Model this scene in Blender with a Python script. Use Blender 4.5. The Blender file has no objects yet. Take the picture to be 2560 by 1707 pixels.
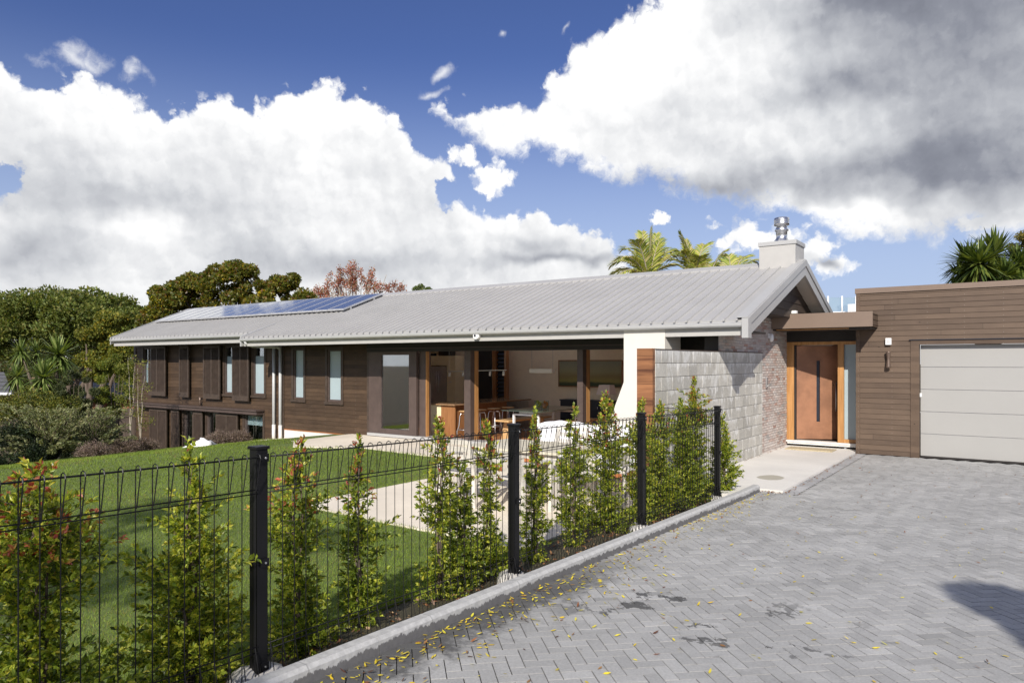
import bpy, math, random
import numpy as np
from mathutils import Vector

R = math.radians
sc = bpy.context.scene
COL = sc.collection

# ------------------------------------------------------------------ camera
cam_d = bpy.data.cameras.new('camera')
cam = bpy.data.objects.new('camera', cam_d)
COL.objects.link(cam)
cam.location = (0, 0, 1.63)
cam.rotation_euler = (R(90), 0, R(35.78))
cam_d.sensor_width = 36
cam_d.lens = 24.975
cam_d.shift_y = 0.0201
cam_d.clip_start = 0.05
cam_d.clip_end = 3000
sc.camera = cam

# ------------------------------------------------------------------ sun, sky
SUN = Vector((0.24, -0.52, 0.345)).normalized()          # towards the sun
sun_d = bpy.data.lights.new('sun', 'SUN')
sun_d.energy = 4.7
sun_d.angle = R(0.5)
sun_d.color = (1.0, 0.94, 0.85)
sun = bpy.data.objects.new('sun', sun_d)
COL.objects.link(sun)
sun.rotation_euler = SUN.to_track_quat('Z', 'Y').to_euler()
sun.location = SUN * 50

sc.view_settings.view_transform = 'Standard'
sc.view_settings.look = 'None'
sc.view_settings.gamma = 1
sc.view_settings.exposure = 0.20
sc.cycles.max_bounces = 12
sc.cycles.diffuse_bounces = 8
sc.cycles.transparent_max_bounces = 12


class NT:
    """small wrapper to write node graphs as expressions"""
    def __init__(s, tree):
        s.t = tree
        s.t.nodes.clear()

    def n(s, kind, ins=None, **props):
        nd = s.t.nodes.new(kind)
        for k, v in props.items():
            setattr(nd, k, v)
        for k, v in (ins or {}).items():
            s.put(nd.inputs[k], v)
        return nd

    def put(s, sock, v):
        if isinstance(v, bpy.types.NodeSocket):
            s.t.links.new(v, sock)
        elif isinstance(v, (tuple, list)) and sock.type == 'RGBA' and len(v) == 3:
            sock.default_value = (*v, 1)
        else:
            sock.default_value = v

    def m(s, op, a, b=0.0, c=0.0, clamp=False):
        nd = s.n('ShaderNodeMath', operation=op, use_clamp=clamp)
        for i, v in enumerate((a, b, c)):
            s.put(nd.inputs[i], v)
        return nd.outputs[0]

    def v(s, op, a, b=(0, 0, 0)):
        nd = s.n('ShaderNodeVectorMath', operation=op)
        if isinstance(b, tuple) and any(isinstance(q, bpy.types.NodeSocket) for q in b):
            b = s.comb(*b)
        s.put(nd.inputs[0], a)
        if op == 'SCALE':
            s.put(nd.inputs[3], b)
        else:
            s.put(nd.inputs[1], b)
        return nd.outputs[1] if op in ('LENGTH', 'DOT_PRODUCT', 'DISTANCE') else nd.outputs[0]

    def step(s, x, lo, hi, a=0.0, b=1.0, smooth=True):
        nd = s.n('ShaderNodeMapRange', {0: x, 1: lo, 2: hi, 3: a, 4: b},
                 interpolation_type='SMOOTHSTEP' if smooth else 'LINEAR')
        return nd.outputs[0]

    def mix(s, f, a, b, blend='MIX'):
        nd = s.n('ShaderNodeMix', data_type='RGBA', blend_type=blend)
        s.put(nd.inputs[0], f)
        s.put(nd.inputs[6], a)
        s.put(nd.inputs[7], b)
        return nd.outputs[2]

    def noise(s, vec, scale, detail=3, rough=0.5, col=False, dist=0.0, dim='3D'):
        nd = s.n('ShaderNodeTexNoise', {'Scale': scale, 'Detail': detail, 'Roughness': rough, 'Distortion': dist}, noise_dimensions=dim)
        if vec is not None:
            s.put(nd.inputs['Vector'], vec)
        return nd.outputs['Color' if col else 'Fac']

    def comb(s, x, y, z):
        nd = s.n('ShaderNodeCombineXYZ', {0: x, 1: y, 2: z})
        return nd.outputs[0]

    def sep(s, v):
        nd = s.n('ShaderNodeSeparateXYZ', {0: v})
        return nd.outputs


world = bpy.data.worlds.new('World')
sc.world = world
world.use_nodes = True
w = NT(world.node_tree)
nish = w.n('ShaderNodeTexSky', sky_type='NISHITA', sun_disc=False, sun_elevation=math.asin(SUN.z),
           sun_rotation=math.atan2(SUN.x, SUN.y), altitude=50, air_density=1.0, dust_density=0.6, ozone_density=2.5)
gen = w.n('ShaderNodeTexCoord').outputs['Generated']
dx, dy, dz = w.sep(gen)
az = w.m('MULTIPLY', w.m('ARCTAN2', dx, dy), 57.2958)
el = w.m('MULTIPLY', w.m('ARCSINE', dz), 57.2958)
P0 = w.comb(az, el, 0.0)                                    # azimuth and elevation in degrees
wob = w.v('SUBTRACT', w.noise(P0, 0.22, 3, 0.5, col=True, dim='2D'), (0.5, 0.5, 0.5))
PW = w.v('ADD', P0, w.v('MULTIPLY', wob, (5.0, 3.4, 0)))


def lift(vec):
    """height of the cloud puffs at a direction: rounded cells over turbulent noise"""
    vo = w.n('ShaderNodeTexVoronoi', {'Vector': vec, 'Scale': 0.50, 'Detail': 2.5, 'Roughness': 0.48}, feature='F1', voronoi_dimensions='2D')
    return w.m('ADD', w.m('MULTIPLY', vo.outputs['Distance'], -1.1), w.m('MULTIPLY', w.noise(vec, 0.52, 8, 0.57, dim='2D'), 1.3))


wob2 = w.v('SUBTRACT', w.noise(P0, 1.6, 4, 0.6, col=True, dim='2D'), (0.5, 0.5, 0.5))
PS = w.v('ADD', P0, w.v('MULTIPLY', wob2, (0.9, 0.9, 0)))
L0 = lift(PS)
L1 = lift(w.v('ADD', PS, (0.35, 0.55, 0)))
relief = w.m('SUBTRACT', L0, L1)


def curve(table):
    nd = w.n('ShaderNodeFloatCurve')
    c = nd.mapping.curves[0]
    pts = [((a + 180) / 360, (e + 10) / 100) for a, e in table]
    c.points[0].location = pts[0]
    c.points[1].location = pts[-1]
    for p in pts[1:-1]:
        c.points.new(*p)
    for p in c.points:
        p.handle_type = 'VECTOR'
    nd.mapping.update()
    w.put(nd.inputs['Value'], w.m('DIVIDE', w.m('ADD', az, 180.0), 360.0))
    return w.m('SUBTRACT', w.m('MULTIPLY', nd.outputs[0], 100.0), 10.0)


BANK = [(-180, 9), (-140, 12), (-110, 10), (-85, 15), (-75.6, 17.5), (-71.6, 18.8), (-68.9, 18.75), (-67.5, 19.1), (-64.7, 18.8),
        (-63.4, 18.5), (-62.5, 17.6), (-61.5, 16.9), (-61.1, 18.4), (-60.0, 18.7), (-57.9, 19.2), (-56.4, 18.9), (-54.5, 19.3),
        (-53.9, 20.4), (-52.1, 20.9), (-50.0, 21.15), (-47.9, 20.8), (-46.6, 19.9), (-45.2, 18.9), (-43.8, 17.3), (-41.6, 16.5),
        (-40.45, 15.2), (-40.0, 13.4), (-38.4, 12.2), (-35.1, 12.2), (-33.7, 12.75), (-33.0, 12.6), (-32.2, 11.4),
        (-29.7, 10.9), (-28.4, 10.1), (-26.8, 8.8), (-25.6, 6.5), (-22.5, 4.5), (0, 2.7), (60, 8), (110, 12), (180, 9)]
OVER = [(-180, -9), (-46, -9), (-44.5, 10), (-43.5, 17.8), (-42.2, 19.8), (-39.7, 19.7), (-36.9, 20.2), (-34.2, 20.3), (-32.7, 21.5),
        (-32.0, 22.8), (-30.2, 24.5), (-28.1, 24.7), (-27.2, 25.9), (-25.4, 26.5), (-22.5, 28.4), (-16.5, 31.5), (0, 38), (40, 42), (60, -9), (180, -9)]
UNDER = [(-180, 30), (-46, 30), (-43.5, 20.6), (-42.2, 19.3), (-40.2, 18.3), (-38.6, 17.2), (-37.4, 16.3), (-35.8, 16.0), (-33.1, 16.6),
         (-30.5, 15.7), (-29.3, 14.6), (-27.8, 14.5), (-26.0, 13.8), (-24.5, 14.2), (-22.7, 13.5), (-20.9, 12.2), (-18.7, 11.8),
         (-16.5, 11.7), (-14.1, 11.3), (-12.6, 9.8), (-10.4, 9.0), (-6.5, 8.55), (-3.0, 8.6), (0, 8.2), (40, 14), (60, 30), (180, 30)]
PUFFS = [(-18.0, 9.6, 3.2, 1.5), (-15.1, 9.1, 2.3, 1.25), (-12.1, 8.6, 1.5, 1.25), (-11.4, 7.2, 1.6, 1.05), (-13.7, 7.6, 1.8, 1.2),
         (-23.9, 11.2, 0.95, 0.55), (-37.5, 14.8, 1.9, 2.0), (-39.4, 15.9, 1.5, 1.2), (-2.0, 9.2, 2.7, 0.8)]
WISPS = [(-41.7, 20.7, 1.6, 0.35), (-36.8, 24.9, 0.6, 0.4), (-67.3, 20.3, 1.6, 0.8), (-64.0, 19.6, 1.8, 0.6), (-40.9, 22.1, 1.0, 0.6), (-31.0, 25.5, 0.5, 0.6)]
HOLES = [(-71.5, 11.8, 1.3, 1.1), (-41.25, 13.6, 0.9, 1.1), (-38.7, 14.3, 0.6, 0.6)]
# soft patches of lighter and darker cloud: azimuth, elevation, half-widths, amount
TONES = [(-65.2, 11.5, 6.9, 2.0, -.20), (-60.3, 11.2, 4.5, 1.3, -.10), (-69.6, 7.9, 4.0, 1.6, -.16), (-56.2, 7.7, 5.4, 1.5, -.18),
         (-46.9, 7.7, 6.8, 1.3, -.24), (-70.7, 6.6, 2.0, 1.0, -.22), (-50.9, 19.3, 6.6, 3.3, .14), (-63.9, 9.6, 2.6, .9, .16),
         (-21.0, 17.7, 7.8, 3.4, -.20), (-14.6, 13.3, 9.5, 1.5, -.34), (-7.5, 25.0, 8.5, 3.6, -.72), (-1.5, 18.0, 7.0, 6.5, -.55),
         (-11.3, 19.6, 4.5, 1.1, -.30), (-4.0, 12.3, 7.0, 2.4, -.34), (-24.0, 13.6, 6.2, 1.2, -.22), (-10.5, 10.4, 6.0, .6, .22),
         (-26.0, 22.5, 6.5, 3.2, .14), (-31.9, 8.2, 4.8, .5, -.36), (-32.9, 9.4, 2.9, .7, -.2), (-12.6, 7.2, 1.4, .5, -.55)]


def blob(vec, b):
    d = w.v('MULTIPLY', w.v('SUBTRACT', vec, (b[0], b[1], 0)), (1 / b[2], 1 / b[3], 0))
    return w.m('SUBTRACT', 1.0, w.v('LENGTH', d))


edge = w.m('ADD', L0, 0.02)                                  # about -.4 to .5
m_bank = w.m('ADD', w.m('SUBTRACT', curve(BANK), el), w.m('MULTIPLY', edge, 1.45))
m_bank = w.step(m_bank, -0.2, 0.62)
rough_e = w.m('MULTIPLY', w.m('SUBTRACT', w.noise(PS, 0.45, 8, 0.62, dim='2D'), 0.5), 4.2)
m_big = w.m('MINIMUM', w.m('ADD', w.m('SUBTRACT', curve(OVER), el), w.m('MULTIPLY', edge, 1.45)),
            w.m('MULTIPLY', w.m('ADD', w.m('SUBTRACT', el, curve(UNDER)), rough_e), 0.6))
m_big = w.step(m_big, -0.3, 0.70)
pf = None
for b in PUFFS:
    x = blob(PS, b)
    pf = x if pf is None else w.m('MAXIMUM', pf, x)
m_puff = w.step(w.m('ADD', pf, w.m('MULTIPLY', edge, 0.85)), -0.05, 0.42)
wf = None
for b in WISPS:
    x = blob(PW, b)
    wf = x if wf is None else w.m('MAXIMUM', wf, x)
m_wisp = w.m('MULTIPLY', w.step(w.m('ADD', wf, w.m('MULTIPLY', rough_e, 0.45)), 0.0, 1.2), 0.75)
hf = None
for b in HOLES:
    x = blob(PS, b)
    hf = x if hf is None else w.m('MAXIMUM', hf, x)
hole = w.step(w.m('SUBTRACT', hf, w.m('MULTIPLY', edge, 0.8)), -0.1, 0.35)
mask = w.m('MAXIMUM', w.m('MULTIPLY', m_bank, w.m('SUBTRACT', 1.0, hole)), m_big)
mask = w.m('MAXIMUM', w.m('MULTIPLY', w.m('MAXIMUM', mask, m_puff), w.m('SUBTRACT', 1.0, w.m('MULTIPLY', hole, 0.8))), m_wisp)
# scattered cloud overhead and behind the viewer, above what the picture takes in
high = w.m('MULTIPLY', w.step(w.noise(gen, 2.2, 7, 0.6), 0.50, 0.62), w.step(el, 31.0, 40.0))
mask = w.m('MAXIMUM', mask, high)

bank_in = w.m('SUBTRACT', curve(BANK), el)
tone = w.m('ADD', 0.86, w.m('MULTIPLY', w.step(bank_in, 0.0, 4.5, 1.0, 0.0), 0.13))
for b in TONES:
    d = w.v('MULTIPLY', w.v('SUBTRACT', PW, (b[0], b[1], 0)), (1 / b[2], 1 / b[3], 0))
    g = w.m('EXPONENT', w.m('MULTIPLY', w.v('DOT_PRODUCT', d, d), -0.9))
    tone = w.m('ADD', tone, w.m('MULTIPLY', g, b[4]))
tone = w.m('ADD', tone, w.m('MULTIPLY', relief, 0.075))
tone = w.m('ADD', tone, w.m('MULTIPLY', w.m('SUBTRACT', w.noise(PW, 0.15, 4, 0.5, dim='2D'), 0.5), 0.34))
tone = w.m('ADD', tone, w.m('MULTIPLY', w.m('SUBTRACT', w.noise(PS, 0.5, 3, 0.5, dim='2D'), 0.5), 0.10))
tone = w.m('MAXIMUM', w.m('MINIMUM', tone, 1.08), 0.12)
ramp = w.n('ShaderNodeValToRGB', {0: tone})
cr = ramp.color_ramp
cr.elements[0].position = 0.0
cr.elements[0].color = (0.13, 0.14, 0.18, 1)
cr.elements[1].position = 1.0
cr.elements[1].color = (1.0, 1.0, 1.0, 1)
e = cr.elements.new(0.35)
e.color = (0.27, 0.285, 0.335, 1)
e = cr.elements.new(0.7)
e.color = (0.62, 0.635, 0.665, 1)
clouds = w.n('ShaderNodeBackground', {'Color': ramp.outputs[0], 'Strength': 0.92})
haze_f = w.step(el, 3.0, 24.0, 0.80, 0.0)
sky_c = w.mix(1.0, nish.outputs[0], (0.62, 0.66, 1.0), 'MULTIPLY')
sky_c = w.mix(haze_f, sky_c, (5.4, 6.6, 8.8))
blue = w.n('ShaderNodeBackground', {'Color': sky_c, 'Strength': 0.083})
ms = w.n('ShaderNodeMixShader', {0: mask, 1: blue.outputs[0], 2: clouds.outputs[0]})
wo = w.n('ShaderNodeOutputWorld', {0: ms.outputs[0]})
try:
    world.cycles.sampling_method = 'MANUAL'
    world.cycles.sample_map_resolution = 512
except Exception:
    pass

# ------------------------------------------------------------------ materials
MATS = {}


def new_mat(name):
    mt = bpy.data.materials.new(name)
    mt.use_nodes = True
    MATS[name] = mt
    return mt, NT(mt.node_tree)


def finish(t, shader):
    t.n('ShaderNodeOutputMaterial', {0: shader})


def bump(t, h, strength, dist=0.01):
    return t.n('ShaderNodeBump', {'Height': h, 'Strength': strength, 'Distance': dist}).outputs[0]


def plain(name, c, rough=0.6, metal=0.0, var=0.12, scale=6.0, bmp=0.0, bscale=60.0, spec=0.5, stretch=(1, 1, 1), coat=0.0):
    """base colour with mottled variation in object space"""
    mt, t = new_mat(name)
    oc = t.n('ShaderNodeTexCoord').outputs['Object']
    vec = t.v('MULTIPLY', oc, stretch)
    nz = t.noise(vec, scale, 5, 0.6)
    lo = tuple(x * (1 - var) for x in c)
    hi = tuple(min(1, x * (1 + var)) for x in c)
    col = t.mix(t.step(nz, 0.3, 0.7), lo, hi)
    ins = {'Base Color': col, 'Roughness': rough, 'Metallic': metal, 'Specular IOR Level': spec, 'Coat Weight': coat}
    if bmp:
        ins['Normal'] = bump(t, t.noise(vec, bscale, 4, 0.6), bmp, 0.004)
    finish(t, t.n('ShaderNodeBsdfPrincipled', ins).outputs[0])
    return mt


def attr_mat(name, rough=0.8, nscale=30, var=0.25, bmp=0.3, stains=None):
    """colour comes from the mesh's own per-piece colour, with grain on top"""
    mt, t = new_mat(name)
    oc = t.n('ShaderNodeNewGeometry').outputs['Position']
    a = t.n('ShaderNodeAttribute', attribute_name='Col').outputs['Color']
    g = t.noise(oc, nscale, 5, 0.65)
    g2 = t.noise(oc, 1.1, 4, 0.6)
    k = t.m('ADD', t.step(g, 0.25, 0.75, 1 - var, 1 + var * 0.6), t.step(g2, 0.3, 0.7, -0.10, 0.08))
    col = t.mix(1.0, a, t.comb(k, k, k), 'MULTIPLY')
    ins = {'Roughness': rough}
    if stains:
        col, ins['Roughness'] = stains(t, oc, col, rough)
    ins['Base Color'] = col
    if bmp:
        ins['Normal'] = bump(t, t.noise(oc, nscale * 3, 3, 0.6), bmp, 0.003)
    finish(t, t.n('ShaderNodeBsdfPrincipled', ins).outputs[0])
    return mt


def leaf_mat(name, rough=0.45, trans=0.35, spec=0.5):
    mt, t = new_mat(name)
    a = t.n('ShaderNodeAttribute', attribute_name='Col').outputs['Color']
    p = t.n('ShaderNodeBsdfPrincipled', {'Base Color': a, 'Roughness': rough, 'Specular IOR Level': spec})
    tr = t.n('ShaderNodeBsdfTranslucent', {'Color': t.mix(1.0, a, (2.0, 1.9, 0.7), 'MULTIPLY')})
    finish(t, t.n('ShaderNodeMixShader', {0: trans, 1: p.outputs[0], 2: tr.outputs[0]}).outputs[0])
    return mt


def board_mat(name, c1, c2, pitch, z0, rough=0.62, axis=0):
    """stained weatherboards: each board its own tone, grain along the board"""
    mt, t = new_mat(name)
    oc = t.n('ShaderNodeNewGeometry').outputs['Position']
    x, y, z = t.sep(oc)
    u = x if axis == 0 else y
    row = t.m('FLOOR', t.m('DIVIDE', t.m('SUBTRACT', z, z0), pitch))
    wn = t.n('ShaderNodeTexWhiteNoise', {'Vector': t.comb(row, 3.1, 0.7)}, noise_dimensions='3D')
    seg = t.m('FLOOR', t.m('ADD', t.m('DIVIDE', u, 3.7), t.m('MULTIPLY', wn.outputs[0], 5.0)))
    wn2 = t.n('ShaderNodeTexWhiteNoise', {'Vector': t.comb(row, seg, 9.7)}, noise_dimensions='3D')
    grain = t.noise(t.comb(t.m('MULTIPLY', u, 1.3), t.m('MULTIPLY', row, 7.3), t.m('MULTIPLY', z, 60.0)), 2.0, 5, 0.65)
    blot = t.noise(t.comb(u, row, z), 2.6, 4, 0.6)
    f = t.m('ADD', t.m('MULTIPLY', wn2.outputs[0], 0.55), t.m('ADD', t.m('MULTIPLY', t.m('SUBTRACT', grain, 0.5), 0.9), t.m('MULTIPLY', t.m('SUBTRACT', blot, 0.32), 0.9)), clamp=True)
    kn = t.n('ShaderNodeTexVoronoi', {'Vector': t.comb(u, t.m('MULTIPLY', z, 1.6), row), 'Scale': 2.2})
    knot = t.step(kn.outputs['Distance'], 0.02, 0.045)
    col = t.mix(f, c1, c2)
    col = t.mix(t.m('SUBTRACT', 1.0, knot), col, tuple(q * 0.35 for q in c1))
    nu = t.m('SUBTRACT', t.m('FRACT', t.m('DIVIDE', u, 0.58)), 0.5)
    nz_ = t.m('SUBTRACT', t.m('FRACT', t.m('DIVIDE', t.m('SUBTRACT', z, z0), pitch)), 0.35)
    nd_ = t.v('LENGTH', t.comb(t.m('MULTIPLY', nu, 0.58), t.m('MULTIPLY', nz_, pitch), 0.0))
    col = t.mix(t.step(nd_, 0.003, 0.006, 0.45, 0.0), col, (0.45, 0.42, 0.38))
    jt = t.m('ABSOLUTE', t.m('SUBTRACT', t.m('FRACT', t.m('ADD', t.m('DIVIDE', u, 3.7), t.m('MULTIPLY', wn.outputs[0], 5.0))), 0.5))
    col = t.mix(t.step(jt, 0.4990, 0.4995, 0.0, 0.8), col, (0.01, 0.008, 0.006))
    nl = bump(t, grain, 0.25, 0.003)
    finish(t, t.n('ShaderNodeBsdfPrincipled', {'Base Color': col, 'Roughness': rough, 'Normal': nl, 'Specular IOR Level': 0.35}).outputs[0])
    return mt


def wood_mat(name, c1, c2, along=2, rough=0.4, scale=1.0, planks=None):
    mt, t = new_mat(name)
    oc = t.n('ShaderNodeNewGeometry').outputs['Position']
    st = [26.0, 26.0, 26.0]
    st[along] = 1.6
    vec = t.v('MULTIPLY', oc, tuple(q * scale for q in st))
    g = t.noise(vec, 1.0, 5, 0.62, dist=0.6)
    col = t.mix(t.step(g, 0.3, 0.7), c1, c2)
    ins = {'Roughness': rough, 'Specular IOR Level': 0.4}
    if planks:                                    # (axis, width): boards with dark joints and their own tone
        ax, wd = planks
        q = t.m('DIVIDE', t.sep(oc)[ax], wd)
        fr = t.m('FRACT', q)
        wn = t.n('ShaderNodeTexWhiteNoise', {'Vector': t.comb(t.m('FLOOR', q), 1.7, 4.1)}, noise_dimensions='3D').outputs[0]
        k = t.m('ADD', 0.72, t.m('MULTIPLY', wn, 0.5))
        col = t.mix(1.0, col, t.comb(k, k, k), 'MULTIPLY')
        col = t.mix(t.step(fr, 0.0, 0.06, 1.0, 0.0), col, tuple(v * 0.55 for v in c1))
    ins['Base Color'] = col
    ins['Normal'] = bump(t, g, 0.1, 0.002)
    finish(t, t.n('ShaderNodeBsdfPrincipled', ins).outputs[0])
    return mt


def glass_mat(name, tint=(0.9, 0.95, 0.95), thru=0.75, rough=0.02):
    """architectural glass: mostly clear, mirror-like at grazing angles"""
    mt, t = new_mat(name)
    fc = t.n('ShaderNodeLayerWeight', {'Blend': 0.5}).outputs['Facing']
    fac = t.m('ADD', t.m('MULTIPLY', t.m('POWER', fc, 4.0), 0.8), (1 - thru) * 0.5, clamp=True)
    tr = t.n('ShaderNodeBsdfTransparent', {'Color': tint})
    gl = t.n('ShaderNodeBsdfGlossy', {'Color': (0.9, 0.95, 1.0), 'Roughness': rough})
    finish(t, t.n('ShaderNodeMixShader', {0: fac, 1: tr.outputs[0], 2: gl.outputs[0]}).outputs[0])
    return mt


BR1, BR2 = (0.040, 0.024, 0.014), (0.105, 0.065, 0.038)
board_mat('house_boards', BR1, BR2, 0.105, -2.0)
board_mat('gable_boards', (0.035, 0.026, 0.020), (0.075, 0.056, 0.042), 0.16, 2.0, axis=1)
board_mat('garage_boards', (0.076, 0.050, 0.034), (0.142, 0.097, 0.066), 0.099, -0.15)
plain('shutter_stain', (0.062, 0.043, 0.032), 0.55, var=0.2, scale=9)
plain('frame_brown', (0.085, 0.060, 0.052), 0.5, var=0.1)
plain('capping_brown', (0.205, 0.150, 0.115), 0.4, var=0.04, scale=2)
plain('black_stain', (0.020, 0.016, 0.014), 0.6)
plain('white_render', (0.66, 0.635, 0.575), 0.85, var=0.03, scale=1.5, bmp=0.15, bscale=90)
plain('plinth_white', (0.68, 0.67, 0.64), 0.8, var=0.03)
plain('roof_metal', (0.40, 0.395, 0.385), 0.45, metal=0.05, var=0.04, scale=1.2)
plain('trim_metal', (0.42, 0.42, 0.415), 0.45, metal=0.1, var=0.03, scale=2)
plain('fascia_white', (0.44, 0.43, 0.41), 0.5, var=0.03)
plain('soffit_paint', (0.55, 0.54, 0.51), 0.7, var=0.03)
plain('downpipe_paint', (0.48, 0.485, 0.485), 0.4, var=0.03)
plain('steel', (0.66, 0.66, 0.67), 0.33, metal=1.0, var=0.05, scale=8)
plain('steel_brushed', (0.50, 0.50, 0.51), 0.34, metal=1.0, var=0.06, scale=8)
plain('copper_door', (0.30, 0.145, 0.080), 0.45, metal=0.25, var=0.22, scale=2.2, bmp=0.1)
plain('garage_door_paint', (0.345, 0.34, 0.325), 0.5, var=0.02, scale=1.0)
plain('interior_beige', (0.87, 0.74, 0.55), 0.8, var=0.03)
plain('kitchen_cream', (0.86, 0.74, 0.48), 0.6, var=0.04)
plain('ceiling_white', (0.88, 0.85, 0.79), 0.8, var=0.02)
plain('interior_dark', (0.022, 0.020, 0.019), 0.6)
plain('navy_lacquer', (0.012, 0.016, 0.028), 0.4)
plain('white_plastic', (0.80, 0.80, 0.78), 0.4, var=0.02)
plain('white_cotton', (0.86, 0.86, 0.87), 0.9, var=0.03, scale=5, bmp=0.2, bscale=25)
plain('bleached_timber', (0.60, 0.57, 0.51), 0.8, var=0.15, scale=14, bmp=0.2)
plain('table_cream', (0.62, 0.57, 0.44), 0.8, var=0.1, scale=10)
wood_mat('frame_timber', (0.36, 0.175, 0.060), (0.50, 0.265, 0.100), 2)
wood_mat('island_timber', (0.24, 0.105, 0.040), (0.36, 0.170, 0.072), 2)
wood_mat('bench_timber', (0.52, 0.32, 0.14), (0.66, 0.43, 0.21), 1)
wood_mat('sofa_timber', (0.30, 0.105, 0.035), (0.42, 0.16, 0.06), 0)
wood_mat('floor_boards', (0.32, 0.135, 0.055), (0.48, 0.23, 0.105), 0, rough=0.3, planks=(1, 0.085))
wood_mat('wall_end_timber', (0.085, 0.030, 0.016), (0.30, 0.135, 0.060), 0, rough=0.5, scale=0.35, planks=(2, 0.19))
wood_mat('bark_brown', (0.075, 0.055, 0.040), (0.16, 0.125, 0.095), 2, rough=0.9)
wood_mat('bark_pale', (0.24, 0.20, 0.15), (0.42, 0.37, 0.30), 2, rough=0.9)
wood_mat('old_fence', (0.085, 0.062, 0.048), (0.15, 0.115, 0.090), 2, rough=0.9, planks=(0, 0.15))
wood_mat('kauri_top', (0.26, 0.155, 0.085), (0.34, 0.21, 0.12), 1, rough=0.15)
plain('powder_black', (0.008, 0.008, 0.009), 0.42, var=0.1, spec=0.25)
plain('concrete_lump', (0.52, 0.50, 0.47), 0.9, var=0.2, scale=12, bmp=0.6, bscale=40)
glass_mat('window_glass', (0.92, 0.96, 0.97), 0.48)
glass_mat('clear_glass', (0.93, 0.97, 0.94), 0.92)
plain('film_frost', (0.36, 0.44, 0.47), 0.35, var=0.03, scale=2)
plain('blind_white', (0.72, 0.80, 0.80), 0.6, var=0.03)
plain('doormat', (0.47, 0.40, 0.26), 0.95, var=0.12, scale=30, bmp=0.5, bscale=150)
plain('lampshade', (0.86, 0.76, 0.72), 0.8, var=0.03)
plain('fruit_green', (0.55, 0.55, 0.08), 0.4)
plain('fruit_orange', (0.62, 0.22, 0.03), 0.4)
plain('table_glass', (0.075, 0.10, 0.085), 0.08, var=0.02)
plain('pv_frame', (0.62, 0.63, 0.65), 0.35, metal=0.5)
leaf_mat('leaf_gloss', 0.38, 0.42)
leaf_mat('leaf_far', 0.6, 0.25, 0.3)
leaf_mat('leaf_strap', 0.42, 0.22, 0.4)
leaf_mat('grass_blade', 0.6, 0.40, 0.25)
leaf_mat('leaf_litter', 0.5, 0.15, 0.4)
attr_mat('brick_face', 0.9, 26, 0.14, 0.4)


def block_stain(t, oc, col, rough):
    x, y, z = t.sep(oc)
    fz = t.m('FRACT', t.m('DIVIDE', t.m('ADD', z, 0.118), 0.193))
    top = t.step(fz, 0.45, 1.0)
    st = t.noise(t.v('MULTIPLY', oc, (1, 1.8, 0.9)), 2.4, 6, 0.65)
    st2 = t.noise(t.v('MULTIPLY', oc, (1, 16, 5)), 1.3, 4, 0.65)
    f = t.m('MULTIPLY', t.step(t.m('ADD', st, t.m('MULTIPLY', top, 0.10)), 0.52, 0.60), t.step(st2, 0.36, 0.56))
    f = t.m('ADD', f, t.m('MULTIPLY', t.step(z, 1.60, 1.82), t.step(t.noise(t.v('MULTIPLY', oc, (1, 9, 2)), 1.6, 4, 0.6), 0.38, 0.6)), clamp=True)
    return t.mix(t.m('MULTIPLY', f, 0.60), col, (0.74, 0.74, 0.72)), rough


attr_mat('block_face', 0.9, 34, 0.16, 0.5, block_stain)


def paver_stain(t, oc, col, rough):
    """damp dark moss by the kerb and in a few hollows"""
    x, y, z = t.sep(oc)
    n1 = t.noise(oc, 5.5, 6, 0.7)
    near = t.step(t.m('SUBTRACT', x, t.m('MULTIPLY', n1, 0.9)), -3.25, -2.95, 1.0, 0.0)
    nearY = t.step(y, 4.3, 6.2, 1.0, 0.0)
    n2 = t.noise(t.v('ADD', oc, (7.3, 1.9, 0)), 1.9, 6, 0.72)
    d = t.v('LENGTH', t.v('MULTIPLY', t.v('SUBTRACT', oc, (-1.75, 4.55, z)), (0.8, 1.3, 0)))
    pool = t.m('MULTIPLY', t.step(n2, 0.575, 0.60), t.step(d, 0.4, 1.25, 1.0, 0.0))
    f = t.m('MAXIMUM', t.m('MULTIPLY', near, nearY), pool)
    dust = t.step(t.noise(t.v('ADD', oc, (1.1, 5.2, 0)), 1.7, 6, 0.65), 0.56, 0.72)
    col = t.mix(t.m('MULTIPLY', dust, 0.35), col, (0.50, 0.50, 0.49))
    return t.mix(t.m('MULTIPLY', f, 0.86), col, (0.050, 0.050, 0.050)), rough


attr_mat('paver_face', 0.82, 70, 0.16, 0.4, paver_stain)


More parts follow.
